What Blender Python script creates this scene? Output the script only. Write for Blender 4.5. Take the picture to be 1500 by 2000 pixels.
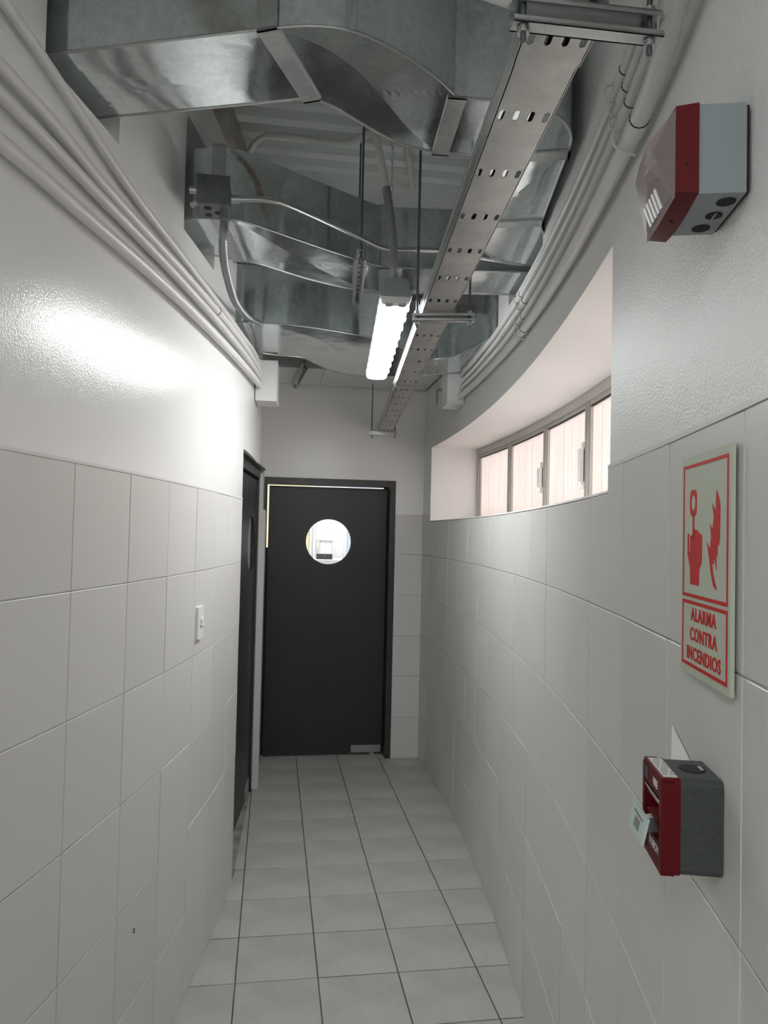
import bpy, bmesh, math, random
import numpy as np
from mathutils import Matrix, Vector

for o in list(bpy.data.objects):
    bpy.data.objects.remove(o, do_unlink=True)
scene = bpy.context.scene
COL = scene.collection
rng = random.Random(7)

# ------------------------------------------------------------------ camera
cam_d = bpy.data.cameras.new('camera')
cam = bpy.data.objects.new('camera', cam_d)
COL.objects.link(cam)
cam_d.sensor_fit = 'VERTICAL'
cam_d.sensor_height = 36.0
cam_d.lens = 36.0 * 1419.38 / 2000.0
cam_d.clip_start = 0.02
cam_d.clip_end = 100
def cam_matrix(loc, yaw, pitch, roll):
    cy, sy = math.cos(yaw), math.sin(yaw)
    cp, sp = math.cos(pitch), math.sin(pitch)
    fwd = Vector((sy * cp, cy * cp, sp))
    right = Vector((cy, -sy, 0))
    up = right.cross(fwd)
    cr, sr = math.cos(roll), math.sin(roll)
    r2 = right * cr + up * sr
    u2 = right * -sr + up * cr
    m = Matrix((r2, u2, -fwd)).transposed().to_4x4()
    m.translation = Vector(loc)
    return m
cam.matrix_world = cam_matrix((0.0934, -2.7277, 1.6385), math.radians(8.6275), math.radians(1.7305), math.radians(1.284))
scene.camera = cam

# ------------------------------------------------------------------ world, lamps' strength, exposure
w = bpy.data.worlds.new('daylight')
scene.world = w
w.use_nodes = True
bg = w.node_tree.nodes['Background']
bg.inputs['Color'].default_value = (1.0, 0.85, 0.79, 1)      # warm overcast light outside the window
bg.inputs['Strength'].default_value = 3.8
LAMP = 55.0            # glow of the corridor's batten lamp and the added one behind the camera
ROOM_LAMP = 10.0       # glow of the ceiling panel in the room beyond the door
scene.view_settings.view_transform = 'Standard'
scene.view_settings.look = 'None'
scene.view_settings.gamma = 1.0
scene.view_settings.use_curve_mapping = False
scene.view_settings.exposure = 0.0
scene.cycles.use_denoising = True
scene.cycles.max_bounces = 10
scene.cycles.diffuse_bounces = 6
scene.cycles.glossy_bounces = 5
scene.cycles.sample_clamp_indirect = 6.0

# ------------------------------------------------------------------ materials
def mat(name, base, rough=0.5, metal=0.0, **k):
    m = bpy.data.materials.new(name)
    m.use_nodes = True
    nt = m.node_tree
    b = nt.nodes['Principled BSDF']
    if len(base) == 3: base = (*base, 1)
    b.inputs['Base Color'].default_value = base
    b.inputs['Roughness'].default_value = rough
    b.inputs['Metallic'].default_value = metal
    if 'coat' in k: b.inputs['Coat Weight'].default_value = k['coat']
    if 'spec' in k: b.inputs['Specular IOR Level'].default_value = k['spec']
    if 'emit' in k:
        b.inputs['Emission Color'].default_value = (*k.get('ecol', (1, 1, 1)), 1)
        b.inputs['Emission Strength'].default_value = k['emit']
    if 'trans' in k: b.inputs['Transmission Weight'].default_value = k['trans']
    return m
def nodes(m):
    nt = m.node_tree
    return nt, nt.nodes, nt.links, nt.nodes['Principled BSDF']
def coords(nt, scale=(1, 1, 1), kind='Object'):
    tc = nt.nodes.new('ShaderNodeTexCoord')
    mp = nt.nodes.new('ShaderNodeMapping')
    mp.inputs['Scale'].default_value = scale
    nt.links.new(tc.outputs[kind], mp.inputs['Vector'])
    return mp.outputs['Vector']
def noise(nt, vec, scale, detail=3, rough=0.5):
    n = nt.nodes.new('ShaderNodeTexNoise')
    n.inputs['Scale'].default_value = scale
    n.inputs['Detail'].default_value = detail
    n.inputs['Roughness'].default_value = rough
    nt.links.new(vec, n.inputs['Vector'])
    return n.outputs['Fac']
def ramp(nt, fac, stops):
    r = nt.nodes.new('ShaderNodeValToRGB')
    els = r.color_ramp.elements
    while len(els) < len(stops): els.new(0.5)
    for e, (p, c) in zip(els, stops):
        e.position = p
        e.color = c if len(c) == 4 else (*c, 1)
    nt.links.new(fac, r.inputs['Fac'])
    return r.outputs['Color']
def bump(nt, h, strength, dist, prev=None):
    b = nt.nodes.new('ShaderNodeBump')
    b.inputs['Strength'].default_value = strength
    b.inputs['Distance'].default_value = dist
    nt.links.new(h, b.inputs['Height'])
    if prev: nt.links.new(prev, b.inputs['Normal'])
    return b.outputs['Normal']
def noisy(m, scale, c0, c1, bscale=None, bstr=0.2, bdist=0.001, kind='Object', detail=3):
    nt, N, L, b = nodes(m)
    v = coords(nt, kind=kind)
    L.new(ramp(nt, noise(nt, v, scale, detail), [(0.3, c0), (0.7, c1)]), b.inputs['Base Color'])
    if bscale:
        L.new(bump(nt, noise(nt, v, bscale, 2), bstr, bdist), b.inputs['Normal'])
    return m

M = {}
M['plaster'] = noisy(mat('white gloss paint', (.8, .8, .79), .21, spec=.4), 1.3, (.79, .79, .78), (.82, .82, .81), 210, .6, .0009)
M['plaster_rough'] = noisy(mat('white stippled paint', (.8, .8, .79), .42, spec=.22), 1.3, (.77, .77, .76), (.80, .80, .79), 230, 1.0, .0014)
M['reveal'] = noisy(mat('matt white paint', (.88, .87, .86), .6), 1.5, (.86, .85, .84), (.89, .88, .87), 60, .1, .001)
M['grout'] = noisy(mat('pale grout', (.5, .5, .48), .8), 12, (.44, .44, .42), (.54, .54, .52))
M['grout_dark'] = noisy(mat('dirty floor grout', (.10, .095, .09), .9), 9, (.06, .058, .055), (.20, .19, .18))
def tile_mat(name, c, rough):
    m = mat(name, c, rough, spec=.5)
    nt, N, L, b = nodes(m)
    oi = N.new('ShaderNodeObjectInfo')
    v = coords(nt)
    n1 = noise(nt, v, 2.2, 2)
    a = N.new('ShaderNodeMath'); a.operation = 'ADD'
    L.new(oi.outputs['Random'], a.inputs[0]); L.new(n1, a.inputs[1])
    h = N.new('ShaderNodeMath'); h.operation = 'MULTIPLY'; h.inputs[1].default_value = .5
    L.new(a.outputs[0], h.inputs[0])
    L.new(ramp(nt, h.outputs[0], [(0.15, tuple(x * .955 for x in c)), (0.85, tuple(min(1, x * 1.035) for x in c))]), b.inputs['Base Color'])
    L.new(bump(nt, noise(nt, v, 7, 2), .12, .004), b.inputs['Normal'])
    return m
M['tile'] = tile_mat('grey white wall tile', (.62, .61, .59), .40)
M['tile_edge'] = mat('white tile trim', (.62, .62, .61), .45)
def floor_mat():
    m = mat('speckled floor tile', (.45, .44, .42), .5)
    nt, N, L, b = nodes(m)
    v = coords(nt, kind='Object')
    sp = ramp(nt, noise(nt, v, 480, 2, .7), [(0.36, (.33, .32, .30)), (0.6, (.47, .455, .43))])
    big = ramp(nt, noise(nt, v, 3.5, 4, .65), [(0.3, (.78, .77, .75)), (0.62, (1, 1, 1))])
    mx = N.new('ShaderNodeMix'); mx.data_type = 'RGBA'; mx.blend_type = 'MULTIPLY'; mx.inputs['Factor'].default_value = 1
    L.new(sp, mx.inputs['A']); L.new(big, mx.inputs['B'])
    L.new(mx.outputs['Result'], b.inputs['Base Color'])
    L.new(bump(nt, noise(nt, v, 300, 2), .15, .0006), b.inputs['Normal'])
    return m
M['floor'] = floor_mat()
M['threshold'] = noisy(mat('worn cement threshold', (.25, .24, .225), .85), 14, (.17, .165, .155), (.31, .30, .28), 60, .3, .001)
def galv(name, c0, c1, r0, r1, wave=.0035, spangle=60):
    m = mat(name, c1, .3, .88)
    nt, N, L, b = nodes(m)
    v = coords(nt)
    n1 = noise(nt, v, spangle, 5, .7)
    n2 = noise(nt, v, 6, 3, .6)
    a = N.new('ShaderNodeMath'); a.operation = 'MULTIPLY_ADD'; a.inputs[1].default_value = .5
    L.new(n1, a.inputs[0])
    s = N.new('ShaderNodeMath'); s.operation = 'MULTIPLY'; s.inputs[1].default_value = .5
    L.new(n2, s.inputs[0]); L.new(s.outputs[0], a.inputs[2])
    L.new(ramp(nt, a.outputs[0], [(0.36, c0), (0.64, c1)]), b.inputs['Base Color'])
    mr = N.new('ShaderNodeMapRange')
    mr.inputs['From Min'].default_value = .35; mr.inputs['From Max'].default_value = .65
    mr.inputs['To Min'].default_value = r0; mr.inputs['To Max'].default_value = r1
    L.new(n2, mr.inputs['Value']); L.new(mr.outputs['Result'], b.inputs['Roughness'])
    nb = bump(nt, noise(nt, v, 4.0, 2, .4), 1.0, wave)
    L.new(bump(nt, n1, .16, .0006, nb), b.inputs['Normal'])
    return m
M['galv'] = galv('galvanised duct sheet', (.52, .57, .575), (.78, .825, .825), .07, .17, .005)
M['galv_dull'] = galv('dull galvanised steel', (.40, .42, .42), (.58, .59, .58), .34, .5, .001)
M['tray'] = galv('brushed galvanised tray', (.38, .37, .355), (.56, .55, .53), .28, .44, .0015, 22)
M['zinc'] = mat('bright zinc steel', (.56, .57, .57), .32, 1.0)
M['emt'] = mat('steel conduit', (.56, .57, .56), .26, 1.0)
M['flex'] = mat('grey flexible conduit', (.36, .37, .365), .42, .7)
M['rod'] = mat('dark threaded rod', (.16, .18, .19), .45, .9)
M['cable'] = mat('black cable', (.02, .02, .022), .5)
M['slotdark'] = mat('dark opening', (.015, .014, .012), .8)
M['pipe'] = noisy(mat('white painted conduit', (.68, .67, .655), .36, spec=.45), 5, (.66, .65, .635), (.70, .69, .675))
M['boxwhite'] = mat('white enamelled box', (.76, .77, .77), .4)
M['deck'] = noisy(mat('painted metal deck', (.74, .77, .76), .55), 4, (.70, .73, .72), (.78, .81, .80))
M['concrete'] = noisy(mat('bare concrete band', (.36, .32, .27), .85), 9, (.30, .27, .23), (.42, .38, .32), 40, .4, .002)
M['door'] = noisy(mat('charcoal door paint', (.022, .023, .026), .42), 3, (.020, .021, .024), (.026, .027, .030), 70, .1, .0006)
M['frame'] = noisy(mat('dark grey door frame', (.032, .032, .034), .4), 4, (.028, .028, .03), (.038, .038, .04))
M['darkglass'] = mat('dark blue porthole glass', (.010, .018, .032), .08, spec=.6)
M['alu'] = mat('anodised aluminium frame', (.50, .485, .455), .42, .25)
M['steel'] = mat('brushed steel plate', (.45, .45, .45), .35, .9)
M['red'] = noisy(mat('red plastic', (.11, .005, .008), .42, spec=.2), 6, (.10, .004, .007), (.12, .006, .009))
M['redlens'] = mat('smoked red plastic', (.09, .010, .012), .25, spec=.3)
M['greybox'] = noisy(mat('dark grey hammered box', (.06, .065, .067), .6, spec=.3), 140, (.052, .057, .059), (.07, .075, .077), 220, .35, .0006)
M['sirenbox'] = mat('light grey steel box', (.27, .30, .31), .45)
M['white'] = mat('white plastic', (.75, .75, .74), .4)
M['signpanel'] = mat('pale green luminous panel', (.50, .54, .44), .4, spec=.3)
M['signred'] = mat('red print', (.52, .02, .018), .5, spec=.2)
M['paper'] = mat('white paper', (.66, .66, .63), .7)
M['scrap'] = mat('bright white paper', (.88, .88, .86), .7)
M['boxgalv'] = galv('weathered zinc box', (.12, .13, .135), (.22, .235, .24), .4, .55, .0005)
M['print'] = mat('grey print', (.22, .22, .22), .7)
M['teal'] = mat('pale green printed card', (.50, .60, .57), .5)
M['black'] = mat('black plastic', (.02, .021, .024), .35)
M['roomwhite'] = mat('white room paint', (.82, .82, .82), .6)
M['roomblue'] = mat('pale blue grey panel', (.50, .56, .66), .5)
M['roomblue2'] = mat('very pale blue panel', (.72, .76, .84), .5)
M['cream'] = mat('cream board', (.80, .70, .42), .6)
def glow(name, strength, col):
    m = bpy.data.materials.new(name); m.use_nodes = True
    nt = m.node_tree; nt.nodes.clear()
    e = nt.nodes.new('ShaderNodeEmission'); o = nt.nodes.new('ShaderNodeOutputMaterial')
    e.inputs['Color'].default_value = (*col, 1); e.inputs['Strength'].default_value = strength
    nt.links.new(e.outputs[0], o.inputs[0])
    return m
M['diffuser'] = glow('glowing lamp diffuser', LAMP, (.97, 1.0, 1.0))
M['panelglow'] = glow('glowing ceiling panel', ROOM_LAMP, (1, 1, 1))
def pane_mat():
    m = bpy.data.materials.new('frosted window pane'); m.use_nodes = True
    nt = m.node_tree; nt.nodes.clear(); L = nt.links
    o = nt.nodes.new('ShaderNodeOutputMaterial')
    t = nt.nodes.new('ShaderNodeBsdfTranslucent'); g = nt.nodes.new('ShaderNodeBsdfGlossy')
    tr = nt.nodes.new('ShaderNodeBsdfTransparent')
    v = coords(nt, (18, 18, 1.2))
    L.new(ramp(nt, noise(nt, v, 2.2, 4, .6), [(0.25, (.86, .84, .82)), (0.6, (.97, .97, .97))]), t.inputs['Color'])
    g.inputs['Roughness'].default_value = .12
    tr.inputs['Color'].default_value = (.95, .95, .95, 1)
    m0 = nt.nodes.new('ShaderNodeMixShader'); m0.inputs[0].default_value = .22
    L.new(t.outputs[0], m0.inputs[1]); L.new(tr.outputs[0], m0.inputs[2])
    fr = nt.nodes.new('ShaderNodeFresnel'); fr.inputs['IOR'].default_value = 1.45
    m1 = nt.nodes.new('ShaderNodeMixShader')
    L.new(fr.outputs[0], m1.inputs[0]); L.new(m0.outputs[0], m1.inputs[1]); L.new(g.outputs[0], m1.inputs[2])
    L.new(m1.outputs[0], o.inputs[0])
    return m
M['pane'] = pane_mat()
def clear_mat(name, col, rough, mixv):
    m = bpy.data.materials.new(name); m.use_nodes = True
    nt = m.node_tree; L = nt.links
    b = nt.nodes['Principled BSDF']; o = nt.nodes['Material Output']
    b.inputs['Base Color'].default_value = (*col, 1); b.inputs['Roughness'].default_value = rough
    tr = nt.nodes.new('ShaderNodeBsdfTransparent'); tr.inputs['Color'].default_value = (*col, 1)
    mx = nt.nodes.new('ShaderNodeMixShader'); mx.inputs[0].default_value = mixv
    L.new(tr.outputs[0], mx.inputs[1]); L.new(b.outputs[0], mx.inputs[2]); L.new(mx.outputs[0], o.inputs[0])
    return m
M['clearlens'] = clear_mat('clear strobe lens', (.74, .66, .66), .12, .30)
M['roundglass'] = clear_mat('clear porthole glass', (.97, .98, .98), .05, .06)

# ------------------------------------------------------------------ mesh helpers
class MB:
    def __init__(s): s.v = []; s.f = []; s.mi = []; s.sm = []
    def add(s, vs, fs, mi=0, sm=False):
        n = len(s.v); s.v += [tuple(p) for p in vs]
        for f in fs:
            s.f.append(tuple(n + i for i in f)); s.mi.append(mi); s.sm.append(sm)
        return s
    def box(s, x0, x1, y0, y1, z0, z1, mi=0, m=None):
        vs = [(x, y, z) for z in (z0, z1) for y in (y0, y1) for x in (x0, x1)]
        if m is not None: vs = [m @ Vector(p) for p in vs]
        return s.add(vs, [(0, 2, 3, 1), (4, 5, 7, 6), (0, 1, 5, 4), (2, 6, 7, 3), (0, 4, 6, 2), (1, 3, 7, 5)], mi)
    def bevbox(s, x0, x1, y0, y1, z0, z1, r, m=None, seg=3, mi=0):
        # rounded-rectangle profile in x-y, extruded in z
        pts = []
        for cx, cy, a0 in ((x1 - r, y1 - r, 0), (x0 + r, y1 - r, 90), (x0 + r, y0 + r, 180), (x1 - r, y0 + r, 270)):
            for k in range(seg + 1):
                a = math.radians(a0 + 90 * k / seg)
                pts.append((cx + r * math.cos(a), cy + r * math.sin(a)))
        return s.prism(pts, z0, z1, m, mi)
    def prism(s, pts, z0, z1, m=None, mi=0):
        n = len(pts)
        vs = [(p[0], p[1], z0) for p in pts] + [(p[0], p[1], z1) for p in pts]
        if m is not None: vs = [m @ Vector(p) for p in vs]
        fs = [tuple(range(n))[::-1], tuple(range(n, 2 * n))] + [(i, (i + 1) % n, n + (i + 1) % n, n + i) for i in range(n)]
        return s.add(vs, fs, mi)
    def tube(s, path, r, seg=10, caps=True, mi=0):
        P = [Vector(p) for p in path]; n = len(P)
        R = r if isinstance(r, (list, tuple)) else [r] * n
        vs = []; up = None
        for i, p in enumerate(P):
            t = (P[min(i + 1, n - 1)] - P[max(i - 1, 0)]).normalized()
            if up is None:
                a = Vector((0, 0, 1)) if abs(t.z) < .9 else Vector((1, 0, 0))
                up = (a - t * a.dot(t)).normalized()
            else:
                up = (up - t * up.dot(t)).normalized()
            sd = t.cross(up)
            for k in range(seg):
                an = 2 * math.pi * k / seg
                vs.append(p + (up * math.cos(an) + sd * math.sin(an)) * R[i])
        fs = [(i * seg + k, i * seg + (k + 1) % seg, (i + 1) * seg + (k + 1) % seg, (i + 1) * seg + k) for i in range(n - 1) for k in range(seg)]
        s.add(vs, fs, mi, True)
        if caps:
            s.add(vs[:seg], [tuple(range(seg))[::-1]], mi); s.add(vs[-seg:], [tuple(range(seg))], mi)
        return s
    def mesh(s, name, mats):
        me = bpy.data.meshes.new(name)
        me.from_pydata(s.v, [], s.f)
        me.polygons.foreach_set('material_index', s.mi)
        me.polygons.foreach_set('use_smooth', s.sm)
        for m in mats: me.materials.append(m)
        bm = bmesh.new(); bm.from_mesh(me)
        bmesh.ops.recalc_face_normals(bm, faces=bm.faces)
        bm.to_mesh(me); bm.free()
        me.update()
        return me
def put(name, me, parent=None):
    o = bpy.data.objects.new(name, me); COL.objects.link(o)
    if parent is not None: o.parent = parent
    return o
def obj(name, mb, m, parent=None):
    ms = m if isinstance(m, (list, tuple)) else [m]
    return put(name, mb.mesh(name, [M[k] for k in ms]), parent)
def tag(o, label, cat, group=None):
    o['label'] = label; o['category'] = cat
    if group: o['group'] = group
    return o
def thing(name, label, cat, loc=(0, 0, 0), matrix=None, group=None):
    o = bpy.data.objects.new(name, None); COL.objects.link(o); o.empty_display_size = .05
    if matrix is not None: o.matrix_world = matrix
    else: o.location = loc
    return tag(o, label, cat, group)
def struct(o, label=None):
    o['kind'] = 'structure'
    if label: o['label'] = label
    return o
def empty_struct(name, loc=(0, 0, 0), label=None):
    o = bpy.data.objects.new(name, None); COL.objects.link(o); o.location = loc; o.empty_display_size = .05
    return struct(o, label)
def text_mesh(txt, size, bold=.0, squeeze=1.0, ext=.0004, space=1.0):
    cu = bpy.data.curves.new('txt', 'FONT'); cu.body = txt; cu.size = size
    cu.align_x = 'CENTER'; cu.align_y = 'CENTER'; cu.offset = bold; cu.extrude = ext; cu.space_character = space
    o = bpy.data.objects.new('txt', cu); COL.objects.link(o)
    bpy.context.view_layer.update()
    me = bpy.data.meshes.new_from_object(o.evaluated_get(bpy.context.evaluated_depsgraph_get()))
    bpy.data.objects.remove(o)
    for v in me.vertices: v.co.x *= squeeze
    return me
def loc(pts_world, origin):
    return [(p[0] - origin[0], p[1] - origin[1], p[2] - origin[2]) for p in pts_world]

# ------------------------------------------------------------------ plan of the curved corridor
def XL(y): return -.044 * y * y + .169 * y - .159
def XR(y): return -.033 * y * y + .146 * y + 1.031
def SL(y): return -.088 * y + .169
def SR(y): return -.066 * y + .146
Y0, YE = -4.3, 2.57
ZT = 3.30
RH = .298                                                     # tile course height
def wall_frame(y, side):
    """local frame on a wall: x = reading direction, y = up, z = out of the wall"""
    s = SL(y) if side == 'left' else SR(y)
    t = Vector((s, 1, 0)).normalized()
    x = XL(y) if side == 'left' else XR(y)
    if side == 'left': ax = t; n = Vector((t.y, -t.x, 0))
    else: ax = -t; n = Vector((-t.y, t.x, 0))
    m = Matrix((ax, Vector((0, 0, 1)), n)).transposed().to_4x4()
    m.translation = Vector((x, y, 0))
    return m

def curved_wall(X, sgn, yb, zb, holes, off0, off1, zsplit=None, paint='plaster'):
    """slab between X+sgn*off0 and X+sgn*off1, cells inside holes left out; holes = (y0,y1,z0,z1)"""
    ys = set(np.round(np.arange(yb[0], yb[1] + 1e-6, .11), 4)) | {yb[0], yb[1]}
    zs = {zb[0], zb[1]}
    if zsplit: zs.add(zsplit)
    for h in holes:
        ys |= {h[0], h[1]}; zs |= {h[2], h[3]}
    ys = sorted(y for y in ys if yb[0] <= y <= yb[1]); zs = sorted(z for z in zs if zb[0] <= z <= zb[1])
    mb = MB()
    def inh(i, j):
        if i < 0 or j < 0 or i >= len(ys) - 1 or j >= len(zs) - 1: return True
        yc = (ys[i] + ys[i + 1]) / 2; zc = (zs[j] + zs[j + 1]) / 2
        return any(h[0] < yc < h[1] and h[2] < zc < h[3] for h in holes)
    vf = [(X(y) + sgn * off0, y, z) for y in ys for z in zs]
    vb = [(X(y) + sgn * off1, y, z) for y in ys for z in zs]
    nz = len(zs)
    ff0, ff1, fb = [], [], []
    for i in range(len(ys) - 1):
        for j in range(nz - 1):
            if inh(i, j): continue
            a, b, c, d = i * nz + j, (i + 1) * nz + j, (i + 1) * nz + j + 1, i * nz + j + 1
            (ff1 if zsplit and zs[j] < zsplit - 1e-6 else ff0).append((a, b, c, d)); fb.append((a, b, c, d))
            for (p, q, ni, nj) in ((a, b, i, j - 1), (b, c, i + 1, j), (c, d, i, j + 1), (d, a, i - 1, j)):
                if inh(ni, nj):
                    mb.add([vf[p], vf[q], vb[q], vb[p]], [(0, 1, 2, 3)], 2)
    mb.add(vf, ff0, 0, True)
    if ff1: mb.add(vf, ff1, 1, True)
    mb.add(vb, fb, 0)
    me = bpy.data.meshes.new('wall'); me.from_pydata(mb.v, [], mb.f)
    me.polygons.foreach_set('material_index', mb.mi); me.polygons.foreach_set('use_smooth', mb.sm)
    bm = bmesh.new(); bm.from_mesh(me)
    bmesh.ops.delete(bm, geom=[v for v in bm.verts if not v.link_faces], context='VERTS')
    bmesh.ops.recalc_face_normals(bm, faces=bm.faces); bm.to_mesh(me); bm.free()
    for k in (paint, 'grout', 'reveal'): me.materials.append(M[k])
    return me

WIN = (-1.29, 2.33, 1.737, 2.262)
DOOR2 = (.785, 2.01, -.02, 2.03)
wl = struct(put('wall_left', curved_wall(XL, -1, (Y0, YE), (0, ZT - .12),
    [(-1.13, -.80, 2.625, 3.05), (-.32, .05, 2.615, 3.0), (.46, 1.10, 2.545, 2.86), DOOR2], .0028, .16, RH * 6)))
wlb = put('backing', curved_wall(XL, -1, (Y0, YE), (0, ZT - .12), [DOOR2], .16, .22), wl)
wr = struct(put('wall_right', curved_wall(XR, 1, (Y0, YE), (0, ZT),
    [(-.40, -.04, 2.63, 2.98), (-.12, .26, 2.63, 2.92), (.50, 1.25, 2.56, 2.84), WIN], .0028, .42, RH * 6, 'plaster_rough')))
wrb = put('backing', curved_wall(XR, 1, (Y0, YE), (0, ZT), [WIN], .42, .46), wr)

# concrete band on top of the left wall, set back a little
b = MB()
ys = np.arange(Y0, YE + .01, .15)
for a, c in zip(ys[:-1], ys[1:]):
    vs = []
    for y in (a, c):
        for x in (XL(y) + .03, XL(y) - .22):
            for z in (ZT - .12, ZT): vs.append((x, y, z))
    b.add(vs, [(0, 1, 5, 4), (2, 6, 7, 3), (0, 4, 6, 2), (1, 3, 7, 5)])
struct(obj('trim_1', b, 'concrete'))

# ------------------------------------------------------------------ wall tiles
def tile_poly(m, y0, y1, side, poly_fn=None, z0=0, z1=1, parent=None, pts=None):
    """one tile: chord between y0 and y1 on the wall, 8 mm thick, arris bevelled"""
    X = XL if side == 'left' else XR
    sg = 1 if side == 'left' else -1
    g = .0011
    a = Vector((X(y0), y0, 0)); c = Vector((X(y1), y1, 0))
    t = (c - a).normalized(); n = Vector((t.y, -t.x, 0)) * sg
    W = (c - a).length
    if pts is None: pts = [(g, z0 + .0014), (W - g, z0 + .0014), (W - g, z1 - .0014), (g, z1 - .0014)]
    cx = sum(p[0] for p in pts) / len(pts); cz = sum(p[1] for p in pts) / len(pts)
    pr = rng.uniform(-.0006, .0008)
    def P(p, d, inset=0):
        q = p
        if inset:
            q = (p[0] + (inset if p[0] < cx else -inset), p[1] + (inset if p[1] < cz else -inset))
        return a + t * (q[0] - 0) + Vector((0, 0, q[1])) + n * d
    o3 = a + t * cx + Vector((0, 0, cz))
    k = len(pts)
    vs = [P(p, -.010) - o3 for p in pts] + [P(p, -.0008 + pr) - o3 for p in pts] + [P(p, .0002 + pr, .0012) - o3 for p in pts]
    fs = [tuple(range(k))[::-1], tuple(range(2 * k, 3 * k))]
    for l in (0, 1):
        fs += [(l * k + i, l * k + (i + 1) % k, (l + 1) * k + (i + 1) % k, (l + 1) * k + i) for i in range(k)]
    mb = MB(); mb.add(vs, fs)
    o = obj('wall_tile', mb, m, parent); o.location = o3
    return o

DL = .29
for k in range(17):
    y1 = .777 - DL * k; y0 = y1 - DL
    if y0 < Y0: break
    for r in range(6):
        tile_poly('tile', y0, y1, 'left', z0=r * RH, z1=(r + 1) * RH, parent=wl)
DR = .2875
for k in range(-8, 16):
    y0 = -1.99 + DR * k; y1 = min(y0 + DR, YE - .004)
    for r in range(6):
        z0, z1 = r * RH, (r + 1) * RH
        if r == 5 and y1 > WIN[0] + .001 and y0 < WIN[1]:
            zc = WIN[2] - .004
            if y0 < WIN[0]:
                W = math.hypot(XR(y1) - XR(y0), y1 - y0); wc = W * (WIN[0] - y0) / (y1 - y0)
                tile_poly('tile', y0, y1, 'right', parent=wr, pts=[(.001, z0 + .0014), (W - .001, z0 + .0014), (W - .001, zc), (wc - .001, zc), (wc - .001, z1), (.001, z1)])
                continue
            if y1 > WIN[1]:
                W = math.hypot(XR(y1) - XR(y0), y1 - y0); wc = W * (WIN[1] - y0) / (y1 - y0)
                tile_poly('tile', y0, y1, 'right', parent=wr, pts=[(.001, z0 + .0014), (W - .001, z0 + .0014), (W - .001, z1), (wc + .003, z1), (wc + .003, zc), (.001, zc)])
                continue
            z1 = zc
        tile_poly('tile', y0, y1, 'right', z0=z0, z1=z1, parent=wr)
for z in (.668, .676):
    b = MB(); b.tube([(-.002, 0, 0), (.0016, 0, 0)], .0022, 8); o = obj('drill_hole', b, 'slotdark', wl); o.location = (XL(-.556) + .0008, -.556, z - .172)
# thin white sill lip and tile-top trim bead on both walls
def bead(X, sg, y0, y1, z, w_, h, name, parent, m='tile_edge'):
    b = MB(); ys = list(np.arange(y0, y1, .1)) + [y1]
    for a, c in zip(ys[:-1], ys[1:]):
        vs = [(X(y) + sg * d, y, zz) for y in (a, c) for d in (.008, -w_) for zz in (z, z + h)]
        b.add(vs, [(0, 1, 5, 4), (2, 6, 7, 3), (0, 4, 6, 2), (1, 3, 7, 5)])
    return obj(name, b, m, parent)
bead(XR, 1, WIN[0], WIN[1], WIN[2] - .002, .002, .005, 'sill_lip', wr, 'reveal')
bead(XL, -1, Y0, .777, RH * 6 - .0016, .0012, .007, 'tile_top_trim', wl)
bead(XR, 1, Y0, WIN[0], RH * 6 - .0016, .0022, .007, 'tile_top_trim', wr)

# pier between the left door and the end wall: tiled face
pier = MB(); pier.box(-.02, .040, 2.012, 2.575, 0, RH * 6 - .01); pier.box(-.05, .022, 2.012, 2.575, RH * 6 - .01, 2.03)
struct(obj('trim_2', pier, 'tile_edge'))

# ------------------------------------------------------------------ end wall and door_1
we_mb = MB()
def wbox(mb, x0, x1, y0, y1, z0, z1, split=None):
    mb.box(x0, x1, y0, y1, z0, z1)
DX0, DX1, DZ = .018, .982, 2.032
we = MB()
we.box(-.30, DX0, YE, YE + .15, 0, ZT)
we.box(DX1, 1.62, YE, YE + .15, 0, ZT)
we.box(DX0, DX1, YE, YE + .15, DZ, ZT)
wend = struct(obj('wall_end', we, 'plaster'))
gb = MB(); gb.box(DX1 + .002, XR(YE) - .002, YE - .003, YE + .001, 0, RH * 6 - .002)
obj('grout_bed', gb, 'grout', wend)
for r in range(6):
    b = MB(); x0, x1 = DX1 + .001, XR(YE) - .001
    z0, z1 = r * RH + .0014, (r + 1) * RH - .0014
    b.box(x0 - (x0 + x1) / 2, x1 - (x0 + x1) / 2, -.009, 0, (z0 - z1) / 2, (z1 - z0) / 2)
    o = obj('wall_tile', b, 'tile', wend); o.location = ((x0 + x1) / 2, YE + .001, (z0 + z1) / 2)
wback = MB(); wback.box(-2.2, 1.2, Y0 - .1, Y0, 0, ZT)
struct(obj('wall_back', wback, 'plaster'))

def holed_plate(mb, x0, x1, z0, z1, cx, cz, r, y0, y1, seg=56):
    angs = [2 * math.pi * k / seg for k in range(seg)]
    angs += [math.atan2(z - cz, x - cx) % (2 * math.pi) for x in (x0, x1) for z in (z0, z1)]
    angs = sorted(set(round(a, 6) for a in angs))
    inn, out = [], []
    for a in angs:
        c, s_ = math.cos(a), math.sin(a)
        tx = ((x1 - cx) / c if c > 1e-9 else (x0 - cx) / c if c < -1e-9 else 1e9)
        tz = ((z1 - cz) / s_ if s_ > 1e-9 else (z0 - cz) / s_ if s_ < -1e-9 else 1e9)
        k = min(tx, tz)
        inn.append((cx + r * c, cz + r * s_)); out.append((cx + k * c, cz + k * s_))
    n = len(angs)
    vs = [(p[0], y, p[1]) for y in (y0, y1) for p in inn + out]
    fs = []
    for i in range(n):
        j = (i + 1) % n
        fs += [(i, j, n + j, n + i), (2 * n + i, 3 * n + i, 3 * n + j, 2 * n + j), (i, 2 * n + i, 2 * n + j, j), (n + i, n + j, 3 * n + j, 3 * n + i)]
    mb.add(vs, fs)
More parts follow.
